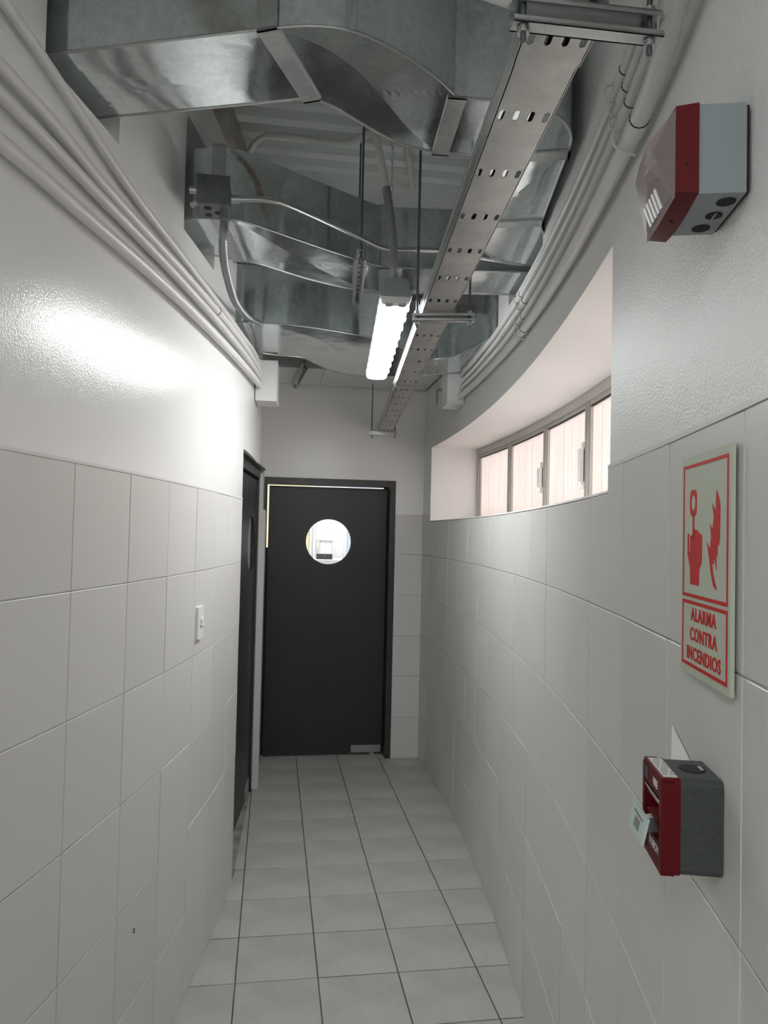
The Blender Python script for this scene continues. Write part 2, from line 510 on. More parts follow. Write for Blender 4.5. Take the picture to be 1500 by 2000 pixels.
def disc(mb, cx, cz, r, y0, y1, seg=48):
    pts = [(cx + r * math.cos(2 * math.pi * k / seg), cz + r * math.sin(2 * math.pi * k / seg)) for k in range(seg)]
    vs = [(p[0], y, p[1]) for y in (y0, y1) for p in pts]
    mb.add(vs, [tuple(range(seg)), tuple(range(seg, 2 * seg))] + [(i, (i + 1) % seg, seg + (i + 1) % seg, seg + i) for i in range(seg)])
def ring(mb, cx, cz, r0, r1, y0, y1, seg=48):
    vs = []
    for y in (y0, y1):
        for r in (r0, r1):
            vs += [(cx + r * math.cos(2 * math.pi * k / seg), y, cz + r * math.sin(2 * math.pi * k / seg)) for k in range(seg)]
    fs = []
    for i in range(seg):
        j = (i + 1) % seg
        fs += [(i, j, seg + j, seg + i), (2 * seg + i, 3 * seg + i, 3 * seg + j, 2 * seg + j), (i, 2 * seg + i, 2 * seg + j, j), (seg + i, seg + j, 3 * seg + j, 3 * seg + i)]
    mb.add(vs, fs)

d1 = empty_struct('door_1', (.5, YE + .1, 0), 'charcoal swing door with a bright round porthole at the end of the corridor')
oy = YE + .1
b = MB()
b.box(DX0 - .5, .045 - .5, -.105, .05, 0, DZ)
b.box(.940 - .5, DX1 - .5, -.105, .05, 0, DZ)
b.box(.045 - .5, .940 - .5, -.105, .05, 1.985, DZ)
b.box(.915 - .5, .941 - .5, .043, .05, 0, 1.99); b.box(.044 - .5, .075 - .5, .043, .05, 0, 1.52)
obj('door_frame', b, 'frame', d1)
b = MB(); holed_plate(b, .0575 - .5, .9335 - .5, .008, 1.976, 0.0, 1.572, .172, -.004, .040)
leaf1 = obj('door_leaf', b, 'door', d1)
b = MB(); ring(b, 0, 1.572, .166, .184, -.009, -.003)
obj('porthole_rim', b, 'frame', leaf1)
b = MB(); disc(b, 0, 1.572, .172, .014, .018)
obj('porthole_glass', b, 'roundglass', leaf1)
b = MB(); b.box(.703 - .5, .922 - .5, -.012, -.004, .020, .073); b.box(.895 - .5, .905 - .5, -.0135, -.004, .030, .06)
obj('pivot_plate', b, 'steel', leaf1)['label'] = 'brushed steel pivot plate at the bottom right of the door leaf'
b = MB(); b.box(.84 - .5, .875 - .5, -.016, -.002, .003, .018)
obj('floor_pivot', b, 'steel', d1)

# ------------------------------------------------------------------ door_2 in the left wall
LP = Vector((-.135, .79, 0)); LT = Vector((.09, 1, 0)).normalized(); LN = Vector((LT.y, -LT.x, 0))
m2 = Matrix((LT, LN * -1, Vector((0, 0, 1)))).transposed().to_4x4(); m2.translation = LP
d2 = empty_struct('door_2', (0, 0, 0), 'charcoal swing door with a dark blue porthole in the left wall')
d2.matrix_world = m2
b = MB()                                                        # local x along the door, -y into the corridor
b.box(.0, .062, -.026, .03, 0, 2.028); b.box(1.165, 1.222, -.026, .03, 0, 2.028)
b.box(.062, 1.165, -.034, .03, 1.972, 2.028); b.box(.0, 1.222, -.060, .03, 2.028, 2.04)
obj('door_frame', b, 'frame', d2)
b = MB(); holed_plate(b, .068, 1.160, .012, 1.962, .97, 1.562, .17, -.012, .03)
leaf2 = obj('door_leaf', b, 'door', d2)
b = MB(); disc(b, .97, 1.562, .17, -.004, .010)
obj('porthole_glass', b, 'darkglass', leaf2)
b = MB(); b.box(.95, 1.13, -.018, -.010, .02, .11)
obj('kick_plate', b, 'steel', leaf2)
b = MB(); b.box(-.05, 1.28, .03, .09, 0, 2.05)
obj('backing', b, 'frame', d2)

# ------------------------------------------------------------------ floor
fb = MB()
fb.box(-2.3, 1.9, Y0 - .1, 4.9, -.12, -.010)
floor = struct(obj('floor', fb, 'grout_dark'))
def clip(poly, px, py, nx, ny):
    out = []
    for i in range(len(poly)):
        a, c = poly[i], poly[(i + 1) % len(poly)]
        da = (a[0] - px) * nx + (a[1] - py) * ny; dc = (c[0] - px) * nx + (c[1] - py) * ny
        if da >= 0: out.append(a)
        if (da >= 0) != (dc >= 0):
            t = da / (da - dc); out.append((a[0] + t * (c[0] - a[0]), a[1] + t * (c[1] - a[1])))
    return out
g = .0022
for j in range(-14, 9):
    for i in range(-6, 4):
        x0, y0 = .6 + (i - 2) * .3 + .3, j * .3
        x1, y1 = x0 + .3, min(y0 + .3, 2.74)
        yc = (y0 + y1) / 2
        poly = [(x0 + g, y0 + g), (x1 - g, y0 + g), (x1 - g, y1 - g), (x0 + g, y1 - g)]
        poly = clip(poly, XR(yc) + .003, yc, -1, SR(yc))
        ycl = min(yc, 2.0)
        if .80 < yc < 2.0:                                       # along the left door: straight threshold line
            poly = clip(poly, -.052, .84, 1, -.04)
        else:
            poly = clip(poly, XL(ycl) - .003, yc, 1, -SL(ycl))
        if yc > 2.0: poly = clip(poly, .02, yc, 1, 0)
        if yc > 2.57: poly = clip(poly, .97, yc, -1, 0)
        if len(poly) < 3: continue
        cx = sum(p[0] for p in poly) / len(poly); cy = sum(p[1] for p in poly) / len(poly)
        ar = abs(sum(poly[q][0] * poly[(q + 1) % len(poly)][1] - poly[(q + 1) % len(poly)][0] * poly[q][1] for q in range(len(poly)))) / 2
        if ar < .0008: continue
        dz = rng.uniform(-.0004, .0006)
        n = len(poly); vs = []
        for (ins, z) in ((0, -.0105), (0, -.0012 + dz), (.0014, dz)):
            for p in poly:
                dx, dy = p[0] - cx, p[1] - cy; l = math.hypot(dx, dy) or 1
                vs.append((dx - ins * dx / l * 1.4, dy - ins * dy / l * 1.4, z))
        fs = [tuple(range(n))[::-1], tuple(range(2 * n, 3 * n))]
        for l in (0, 1): fs += [(l * n + q, l * n + (q + 1) % n, (l + 1) * n + (q + 1) % n, (l + 1) * n + q) for q in range(n)]
        mb = MB(); mb.add(vs, fs)
        o = obj('floor_tile', mb, 'floor', floor); o.location = (cx, cy, 0)
tb = MB(); tb.add([(-.150, .79, -.0099), (-.054, .79, -.0099), (-.006, 2.01, -.0099), (-.03, 2.01, -.0099), (-.150, .79, .001), (-.054, .79, .001), (-.006, 2.01, .001), (-.03, 2.01, .001)],
                  [(3, 2, 1, 0), (4, 5, 6, 7), (0, 1, 5, 4), (1, 2, 6, 5), (2, 3, 7, 6), (3, 0, 4, 7)])
obj('threshold', tb, 'threshold', floor)

# ------------------------------------------------------------------ ceiling: ribbed metal deck
cb = MB(); prof = []
y = Y0
while y < 5.0:
    prof += [(y, 0), (y + .050, 0), (y + .064, .032), (y + .104, .032)]
    y += .118
vs = [(x, p[0], ZT + p[1]) for x in (-1.6, 1.75) for p in prof]
n = len(prof)
cb.add(vs, [(i, i + 1, n + i + 1, n + i) for i in range(n - 1)])
cb.box(-2.3, 1.9, Y0 - .1, 5.0, ZT + .05, ZT + .15)
ceil = struct(obj('ceiling', cb, 'deck'))
# pressed keys along the flanks of the ribs that show between the ducts
kb = MB()
for yy in (Y0 + .118 * 38, Y0 + .118 * 39, Y0 + .118 * 40):
    for q in range(26):
        x = -.1 + q * .032
        kb.box(x, x + .016, yy + .052, yy + .060, ZT + .008, ZT + .024)
ko = obj('pressed_keys', kb, 'deck', ceil); ko['kind'] = 'stuff'

# ------------------------------------------------------------------ window_1
win = empty_struct('window_1', (1.45, .52, WIN[2]), 'ribbon of frosted sliding panes deep in the right wall')
ox, oyw, oz = 1.45, .52, WIN[2]
def XW(y): return XR(y) + .350
wy = [-1.29, -.52, .19, .87, 1.59, 2.33]
def wbar(mb, y0, y1, z0, z1, d0, d1):
    n = max(1, int((y1 - y0) / .12)); yy = [y0 + (y1 - y0) * k / n for k in range(n + 1)]
    for a, c in zip(yy[:-1], yy[1:]):
        vs = [(XW(q) + d - ox, q - oyw, z - oz) for q in (a, c) for d in (d0, d1) for z in (z0, z1)]
        mb.add(vs, [(0, 1, 5, 4), (2, 6, 7, 3), (0, 4, 6, 2), (1, 3, 7, 5), (0, 2, 3, 1), (4, 5, 7, 6)])
b = MB(); z0, z1 = WIN[2], WIN[3]
wbar(b, wy[0], wy[-1], z1 - .042, z1 - .002, -.012, .05)
wbar(b, wy[0], wy[-1], z0 + .002, z0 + .032, -.012, .05)
wbar(b, wy[-1] - .03, wy[-1] - .002, z0 + .032, z1 - .042, -.012, .05)
wbar(b, wy[0] + .002, wy[0] + .03, z0 + .032, z1 - .042, -.012, .05)
obj('window_frame', b, 'alu', win)
for q in wy[1:-1]:
    b = MB(); wbar(b, q - .022, q + .022, z0 + .032, z1 - .042, -.008, .04)
    wbar(b, q - .004, q + .004, z0 + .032, z1 - .042, -.014, -.008)
    obj('mullion', b, 'alu', win)
for k, (a, c) in enumerate(zip(wy[:-1], wy[1:])):
    sa = .03 if k == 0 else .022; sc_ = .03 if k == 4 else .022
    b = MB()
    wbar(b, a + sa, c - sc_, z1 - .062, z1 - .042, .0, .03); wbar(b, a + sa, c - sc_, z0 + .032, z0 + .044, .0, .03)
    wbar(b, a + sa, a + sa + .010, z0 + .044, z1 - .062, .0, .03); wbar(b, c - sc_ - .010, c - sc_, z0 + .044, z1 - .062, .0, .03)
    sash = obj('sash', b, 'alu', win)
    b = MB(); wbar(b, a + sa + .010, c - sc_ - .010, z1 - .0655, z1 - .062, -.001, .02); obj('gasket', b, 'slotdark', sash)
    b = MB(); wbar(b, a + sa, c - sc_, z0 + .044, z1 - .062, .012, .017)
    obj('pane', b, 'pane', sash)
for q, hh in ((.205, .14), (.885, .10)):
    b = MB(); wbar(b, q - .012, q + .018, 1.95 - hh / 2, 1.95 + hh / 2, -.036, -.010); wbar(b, q - .012, q + .022, 1.95 - hh / 2 - .03, 1.95 + hh / 2 + .03, -.018, -.008)
    obj('window_latch', b, 'white', win)
# ------------------------------------------------------------------ room beyond the end door
rb = MB()
rb.box(-1.2, 2.4, 4.62, 4.72, -.01, 2.7); rb.box(-1.3, -1.2, 2.72, 4.72, -.01, 2.7); rb.box(2.4, 2.5, 2.72, 4.72, -.01, 2.7)
rb.box(-1.3, -.30, YE + .15, YE + .2, -.01, 2.7); rb.box(1.62, 2.5, YE + .15, YE + .2, -.01, 2.7)
room = struct(obj('wall_beyond', rb, 'roomwhite'))
b = MB(); b.box(-1.3, 2.5, YE + .15, 4.72, 2.7, 2.75)
struct(obj('ceiling_beyond', b, 'roomwhite'))
for x0, x1 in ((.452, .474), (.492, .512), (.515, .523), (.685, .70), (.80, .835)):
    b = MB(); b.box(x0, x1, 4.585, 4.622, 1.3, 2.6); obj('panel_strip', b, 'roomwhite', room)
b = MB(); b.box(.523, .685, 4.600, 4.622, 1.562, 1.574); obj('rail', b, 'roomwhite', room)
b = MB(); b.box(.59, .685, 4.605, 4.622, 1.574, 2.5); obj('blue_panel', b, 'roomblue2', room)
b = MB(); b.box(.835, 1.4, 4.50, 4.615, 1.2, 2.6)
tag(obj('cabinet_door', b, 'roomblue'), 'pale blue grey panel at the right edge of the far porthole view', 'panel')
b = MB(); b.box(-.35, .445, 4.56, 4.61, .6, 2.4)
tag(obj('notice_board', b, 'cream'), 'cream board at the left edge of the far porthole view, showing in the door gap', 'board')
b = MB(); b.box(.528, .552, 4.57, 4.59, 1.475, 1.592)
o = obj('paper_notice', b, 'paper'); tag(o, 'small upright white notice seen through the porthole', 'notice')
ct = thing('worktop_counter', 'white counter seen low through the porthole of the end door', 'counter', (.65, 4.25, 0))
b = MB(); b.box(-.75, .75, -.30, .24, 1.35, 1.388); obj('worktop', b, 'roomwhite', ct)
b = MB(); b.box(-.73, .73, -.26, .22, 0, 1.35); obj('cabinet_body', b, 'roomwhite', ct)
bx = thing('receipt_printer', 'black box standing on the white counter behind the porthole', 'printer', (.575, 4.15, 1.388))
b = MB(); b.bevbox(-.075, .075, -.06, .06, 0, .05, .010); obj('printer_body', b, 'black', bx)
b = MB(); b.box(-.010, .010, -.0615, -.0595, .028, .034); obj('status_light', b, 'steel', bx)
b = MB(); b.box(-.6, .6, -.5, .5, -.02, 0)
lp = thing('ceiling_panel_light', 'lit white ceiling panel of the room behind the end door', 'lamp', (.6, 3.7, 2.698))
obj('light_panel', b, 'panelglow', lp)

# ------------------------------------------------------------------ air ducts
def resample(pts, n):
    P = np.array(pts, float); d = np.r_[0, np.cumsum(np.linalg.norm(np.diff(P, axis=0), axis=1))]
    t = np.linspace(0, d[-1], n)
    return np.c_[np.interp(t, d, P[:, 0]), np.interp(t, d, P[:, 1])]
def smooth(pts, n):
    """Catmull-Rom through the points, resampled to n"""
    P = [np.array(p, float) for p in pts]
    P = [2 * P[0] - P[1]] + P + [2 * P[-1] - P[-2]]
    out = []
    for i in range(1, len(P) - 2):
        for k in range(8):
            t = k / 8
            out.append(.5 * (2 * P[i] + (P[i + 1] - P[i - 1]) * t + (2 * P[i - 1] - 5 * P[i] + 4 * P[i + 1] - P[i + 2]) * t * t + (3 * P[i] - P[i - 1] - 3 * P[i + 1] + P[i + 2]) * t ** 3))
    out.append(P[-2])
    return resample(out, n)
def section(parent, front, rear, zb, zt, origin, n=14, curved=True, crease=.004, m='galv'):
    """one sheet-metal duct section between a front and a rear plan line; bottom and top panels cross-broken"""
    F = smooth(front, n) if curved and len(front) > 2 else resample(front, n)
    R = smooth(rear, n) if curved and len(rear) > 2 else resample(rear, n)
    mb = MB(); nv = n
    for z, s_ in ((zb, -1), (zt, 1)):
        vs = []
        for i in range(n):
            for j in range(nv):
                u, v = i / (n - 1), j / (nv - 1)
                p = F[i] * (1 - v) + R[i] * v
                h = min(u, 1 - u, v, 1 - v) * 2 * crease * s_
                vs.append((p[0] - origin[0], p[1] - origin[1], z + h - origin[2]))
        mb.add(vs, [(i * nv + j, (i + 1) * nv + j, (i + 1) * nv + j + 1, i * nv + j + 1) for i in range(n - 1) for j in range(nv - 1)])
    for Lp in (F, R):
        vs = [(p[0] - origin[0], p[1] - origin[1], z - origin[2]) for p in Lp for z in (zb, zt)]
        mb.add(vs, [(2 * i, 2 * i + 2, 2 * i + 3, 2 * i + 1) for i in range(n - 1)], 0, True)
    o = obj('duct_section', mb, m, parent)
    # turned seam along the lower edges
    for Lp in (F, R):
        sb = MB(); sb.tube([(p[0] - origin[0], p[1] - origin[1], zb - origin[2]) for p in Lp], .0035, 6)
        obj('seam', sb, 'zinc', o)
    return o
def flange(parent, f, r, zb, zt, origin, w_=.022, d=.007):
    """drive-slip band round the duct between two sections"""
    f = np.array(f, float); r = np.array(r, float)
    u = (r - f) / np.linalg.norm(r - f); a = np.array([u[1], -u[0]])
    f = f - u * d; r = r + u * d; zb -= d; zt += d
    mb = MB()
    def bar(p, q, z0, z1):
        c = [p - a * w_, p + a * w_, q + a * w_, q - a * w_]
        mb.prism([(x[0] - origin[0], x[1] - origin[1]) for x in c], z0 - origin[2], z1 - origin[2])
    bar(f, r, zb, zb + .006); bar(f, r, zt - .006, zt)
    bar(f, f + u * .006, zb, zt); bar(r - u * .006, r, zb, zt)
    for s_ in (-1, 1):
        q = f + a * s_ * w_ * .55
        mb.tube([(q[0] - origin[0] - u[0] * .003, q[1] - origin[1] - u[1] * .003, zb + .03 - origin[2]), (q[0] - origin[0] + u[0] * .004, q[1] - origin[1] + u[1] * .004, zb + .03 - origin[2])], .005, 6)
    return obj('flange', mb, 'galv_dull', parent)

# nearest duct: out of the left wall, offset, then along the right wall
og = (.3, -1.05, 2.66)
dA = thing('air_duct', 'nearest and largest galvanised duct, offset across the corridor then turning along the right wall', 'duct', og)
zb, zt = 2.66, 3.02
section(dA, [(-.52, -1.052), (.055, -1.258)], [(-.46, -.820), (.155, -1.038)], zb, zt, og, 12, False, .006)
section(dA, [(.055, -1.258), (.124, -1.278), (.190, -1.286), (.250, -1.275), (.330, -1.236), (.419, -1.172), (.490, -1.105)],
            [(.155, -1.038), (.21, -1.012), (.275, -.962), (.345, -.910), (.408, -.876), (.46, -.864), (.507, -.860)], zb, zt, og, 20, True, .005)
section(dA, [(.490, -1.105), (.640, -1.110)], [(.507, -.860), (.600, -.862)], zb, zt, og, 6, False, .001)
section(dA, [(.640, -1.110), (.70, -1.100), (.755, -1.072), (.800, -1.025), (.826, -.975), (.838, -.92)],
            [(.600, -.862), (.602, -.862), (.605, -.86), (.607, -.856), (.609, -.852), (.610, -.848)], zb, zt, og, 14, True, .002)
section(dA, [(.838, -.92), (.925, -.505)], [(.610, -.848), (.738, -.450)], zb, zt, og, 14, False, .007)
section(dA, [(.925, -.505), (.945, -.450), (.985, -.400), (1.05, -.370), (1.12, -.36)],
            [(.738, -.450), (.752, -.360), (.800, -.250), (.900, -.160), (1.10, -.115)], zb, zt, og, 14, True, .002)
flange(dA, (.055, -1.258), (.155, -1.038), zb, zt, og)
flange(dA, (.490, -1.105), (.507, -.860), zb, zt, og)
flange(dA, (.838, -.92), (.610, -.848), zb, zt, og)
flange(dA, (.925, -.505), (.738, -.450), zb, zt, og)

og = (.4, .1, 2.66)
dB = thing('air_duct', 'middle galvanised duct behind the grey junction box, rust streaked face', 'duct', og)
zb, zt = 2.66, 2.895
section(dB, [(-.33, -.250), (-.114, -.323)], [(-.28, -.030), (-.060, .045)], zb, zt, og, 8, False, .002)
section(dB, [(-.114, -.323), (-.05, -.318), (.009, -.288), (.185, -.172), (.381, -.052), (.43, -.022), (.486, .000)],
            [(-.060, .045), (-.02, .055), (.03, .075), (.202, .190), (.38, .272), (.45, .290), (.531, .293)], zb, zt, og, 20, True, .006)
section(dB, [(.486, .000), (.856, -.040), (1.14, -.080)], [(.531, .293), (.868, .225), (1.18, .180)], zb, zt, og, 14, False, .004)
flange(dB, (-.114, -.323), (-.060, .045), zb, zt, og)
flange(dB, (.486, .000), (.531, .293), zb, zt, og)

og = (.5, .9, 2.57)
dC = thing('air_duct', 'deep galvanised duct behind the lit lamp, bulging out towards the end wall', 'duct', og)
zb, zt = 2.57, 2.83
section(dC, [(-.22, .565), (.0, .552)], [(-.18, 1.05), (.0, 1.10)], zb, zt, og, 8, False, .002)
section(dC, [(.0, .552), (.129, .547), (.34, .599), (.504, .667), (.66, .78), (.80, .915), (.905, 1.012)],
            [(.0, 1.10), (.10, 1.135), (.22, 1.150), (.30, 1.275), (.412, 1.44), (.583, 1.53), (.75, 1.51)], zb, zt, og, 20, True, .006)
section(dC, [(.905, 1.012), (.955, .985), (1.00, .915), (1.045, .74), (1.080, .56), (1.15, .505)],
            [(.75, 1.51), (.90, 1.44), (1.08, 1.30), (1.22, 1.12), (1.32, .90)], zb, zt, og, 16, True, .002)
flange(dC, (.0, .552), (.0, 1.10), zb, zt, og, .016, .006)

og = (.6, 2.25, 2.712)
dD = thing('air_duct', 'last pale duct across the corridor, tight against the end wall above the door', 'duct', og)
zb, zt = 2.712, 2.95
section(dD, [(-.05, 2.03), (.40, 2.015)], [(-.07, 2.555), (.40, 2.555)], zb, zt, og, 12, False, .004, 'boxwhite')
section(dD, [(.40, 2.015), (.50, 2.015)], [(.40, 2.555), (.50, 2.555)], zb - .004, zt, og, 4, False, 0, 'boxwhite')
section(dD, [(.50, 2.015), (1.18, 2.0)], [(.50, 2.555), (1.18, 2.555)], zb, zt, og, 12, False, .004, 'boxwhite')

b = MB(); b.box(.02 - .6, 1.15 - .6, 1.990 - 2.25, 1.996 - 2.25, .0, .235); obj('front_shade_sheet', b, 'galv_dull', dD)['label'] = 'dull galvanised sheet added for the shade on the duct front'  # duller sheet added to give the pale duct's front its shade
# rust streak on the face of the middle duct
def rust_mat():
    m = mat('rust stain', (.26, .13, .065), .85)
    nt, N, L, b = nodes(m)
    at = N.new('ShaderNodeAttribute'); at.attribute_name = 'fade'
    v = coords(nt)
    mu = N.new('ShaderNodeMath'); mu.operation = 'MULTIPLY'
    mr = N.new('ShaderNodeMapRange'); mr.inputs['From Min'].default_value = .15; mr.inputs['From Max'].default_value = .85
    L.new(noise(nt, v, 45, 4, .6), mr.inputs['Value'])
    L.new(at.outputs['Fac'], mu.inputs[0]); L.new(mr.outputs['Result'], mu.inputs[1])
    L.new(mu.outputs[0], b.inputs['Alpha'])
    return m
M['rust'] = rust_mat()
rp = smooth([(-.100, .044), (-.080, .046), (-.046, .021), (-.012, -.010), (.011, -.049), (.030, -.099), (.045, -.146), (.055, -.172)], 24)
Bf = np.array([(-.114, -.323), (-.05, -.318), (.009, -.288), (.185, -.172)])
b = MB(); vs = []; fade = []
for i, p in enumerate(rp):
    q0 = rp[min(i + 1, 23)] - rp[max(i - 1, 0)]; nn = np.array([-q0[1], q0[0]]) / np.linalg.norm(q0)
    for k in range(5):
        q = p + nn * (k - 2) * .0075
        vs.append((q[0] - .4, float(np.interp(q[0], Bf[:, 0], Bf[:, 1])) - .0022 - .1, q[1] + .185)); fade.append((0, .6, 1, .6, 0)[k] * min(1, i / 5, (23 - i) / 8))
b.add(vs, [(i * 5 + k, i * 5 + k + 1, i * 5 + k + 6, i * 5 + k + 5) for i in range(23) for k in range(4)])
o = obj('rust_streak', b, 'rust', dB); o['label'] = 'brown rust streak on the duct face'
at_ = o.data.attributes.new('fade', 'FLOAT', 'POINT'); at_.data.foreach_set('value', fade)

# ------------------------------------------------------------------ struts and hangers
def channel(mb, L_, w_, h, th=.0025, lips=.008, up=True):
    """open strut channel along local x, centred; opening faces -y"""
    mb.box(-L_ / 2, L_ / 2, w_ / 2 - th, w_ / 2, -h / 2, h / 2)
    mb.box(-L_ / 2, L_ / 2, -w_ / 2, w_ / 2, h / 2 - th, h / 2)
    mb.box(-L_ / 2, L_ / 2, -w_ / 2, w_ / 2, -h / 2, -h / 2 + th)
    mb.box(-L_ / 2, L_ / 2, -w_ / 2, -w_ / 2 + th, h / 2 - lips, h / 2)
    mb.box(-L_ / 2, L_ / 2, -w_ / 2, -w_ / 2 + th, -h / 2, -h / 2 + lips)
def hanger(name, label, p, q, z, h, group=None):
    p = Vector((*p, z)); q = Vector((*q, z)); c = (p + q) / 2; d = q - p
    m = Matrix.Rotation(math.atan2(d.y, d.x), 4, 'Z'); m.translation = c
    t = thing(name, label, 'hanger', matrix=m, group=group)
    b = MB(); channel(b, d.length, .024, h); obj('strut_channel', b, 'zinc', t)
    for s_ in (-1, 1):
        x = s_ * (d.length / 2 - .016)
        b = MB(); b.tube([(x, 0, -h / 2 - .02), (x, 0, ZT - z + .01)], .0042, 8)
        r = obj('threaded_rod', b, 'rod', t)
        for zz in (-h / 2 - .010, h / 2):
            b = MB(); b.tube([(x, 0, zz), (x, 0, zz + .009)], .009, 6)
            obj('nut', b, 'zinc', r)
    return t
hanger('tray_hanger', 'zinc strut hanger under the middle of the cable tray, beside the lit lamp', (.527, -.393), (.726, -.438), 2.352, .026)
hanger('tray_hanger', 'zinc strut hanger nearest the camera, under the near end of the cable tray', (.394, -1.800), (.606, -1.806), 2.3475, .036)
hanger('tray_hanger', 'zinc strut hanger under the far end of the cable tray by the end wall', (.752, 2.388), (.946, 2.354), 2.354, .022)
def duct_strut(label, p, q, z, far_rod=True):
    p = Vector((*p, z)); q = Vector((*q, z)); c = (p + q) / 2; d = q - p
    m = Matrix.Rotation(math.atan2(d.y, d.x), 4, 'Z'); m.translation = c
    t = thing('duct_hanger', label, 'hanger', matrix=m)
    L_ = d.length; b = MB()
    for s_ in (-1, 1):
        b.box(-L_ / 2, L_ / 2, s_ * .019 - .0012, s_ * .019 + .0012, -.006, .034)
        b.box(-L_ / 2, L_ / 2, min(s_ * .019, s_ * .012), max(s_ * .019, s_ * .012), -.008, -.006)
    n = int(L_ / .05)
    b.box(-L_ / 2, L_ / 2, .006, .0195, .030, .033); b.box(-L_ / 2, L_ / 2, -.0195, -.006, .030, .033)
    for k in range(n + 1):
        x = -L_ / 2 + k * L_ / n
        b.box(max(-L_ / 2, x - .012), min(L_ / 2, x + .012), -.006, .006, .030, .033)
    obj('slotted_channel', b, 'zinc', t)
    for s_ in (-1, 1):
        x = s_ * (L_ / 2 - .012)
        b = MB(); b.tube([(x, 0, -.012), (x, 0, ZT - z + .01)], .004, 8)
        r = obj('threaded_rod', b, 'rod', t)
        b = MB(); b.tube([(x, 0, -.008), (x, 0, .002)], .009, 6); obj('nut', b, 'zinc', r)
duct_strut('slotted strut hung on two dark rods under the rust streaked middle duct', (.376, -.185), (.420, .320), 2.617)
duct_strut('slotted strut hung under the last pale duct, left of the lit lamp', (.262, 1.85), (.220, 2.44), 2.667)

# ------------------------------------------------------------------ cable tray
TA = Vector((.480, -1.80, 2.37)); TB = Vector((.882, 2.54, 2.37))
d = (TB - TA); LT_ = d.length
mt = Matrix.Rotation(math.atan2(d.y, d.x), 4, 'Z'); mt.translation = TA
tray = thing('cable_tray', 'long perforated galvanised cable tray hung below the ducts down the corridor', 'cable tray', matrix=mt)
HW = .0495
def tray_piece(s0, s1, rows, dz=0.0, hw=HW, nslot=4):
    b = MB(); rows = sorted(r for r in rows if s0 + .02 < r < s1 - .02)
    cuts = [s0]; 
    for r in rows: cuts += [r - .0155, r + .0155]
    cuts.append(s1); th = .0016
    for k in range(len(cuts) - 1):
        a, c = cuts[k], cuts[k + 1]
        if k % 2 == 0:
            b.box(a, c, -hw, hw, dz, dz + th)
        else:
            sw = .0048; pitch = .0262
            cen = [(-1.5 + q) * pitch for q in range(nslot)]
            edges = [-hw] + [e for q in cen for e in (q - sw, q + sw)] + [hw]
            for e in range(0, len(edges), 2):
                b.box(a, c, edges[e], edges[e + 1], dz, dz + th)
            for q in cen:                                       # rounded slot ends
                for (e0, sg) in ((a, 1), (c, -1)):
                    for sy in (-1, 1):
                        b.prism([(e0, q + sy * sw), (e0 + sg * .0042, q + sy * sw), (e0, q + sy * sw * .25)], dz, dz + th)
    base = obj('tray_base', b, 'tray', tray)
    for s_ in (-1, 1):
        b = MB(); y0 = s_ * hw
        b.box(s0, s1, min(y0, y0 - s_ * th), max(y0, y0 - s_ * th), dz, dz + .052)
        b.box(s0, s1, min(y0, y0 - s_ * .010), max(y0, y0 - s_ * .010), dz + .050, dz + .052)
        b.box(s0, s1, min(y0, y0 + s_ * .0035), max(y0, y0 + s_ * .0035), dz + .0395, dz + .0435)
        b.box(s0, s1, min(y0, y0 + s_ * .0015), max(y0, y0 + s_ * .0015), dz + .001, dz + .0035)
        obj('tray_side', b, 'zinc', base)
rows = [-1.733 + .2003 * k for k in range(23)]
k0 = LT_ / d.y
rows = [(r - TA.y) * k0 for r in rows]
sj = (.777 - TA.y) * k0
tray_piece(0, .128, rows, -.0022, HW + .002)
tray_piece(.110, sj, rows)
tray_piece(sj + .004, LT_, rows, -.0022)
b = MB()                                                        # splice plates with bolts at the far joint
b.box(sj - .06, sj + .06, HW + .0015, HW + .004, .006, .036)
for q in (-.045, -.02, .02, .045):
    b.tube([(sj + q, HW + .001, .02), (sj + q, HW + .010, .02)], .005, 6)
obj('splice_plate', b, 'zinc', tray)
for q, (yy, r, col, lab) in enumerate(((-.026, .0095, 'cable', 'black cable added along the left side of the cable tray to darken its slots'), (.0, .0085, 'cable', 'black cable added in the middle of the cable tray to darken its slots'),
                                       (.024, .0095, 'cable', 'black cable added along the right side of the cable tray to darken its slots'))):
    b = MB(); n = 60  # black cables added so the tray slots look dark from below
    b.tube([(.02 + (LT_ - .04) * k / n, yy + .0035 * math.sin(k * .7 + q * 2), r + .0018) for k in range(n + 1)], r, 8)
    o = obj('cable', b, col); o.matrix_world = mt; tag(o, lab, 'cable')

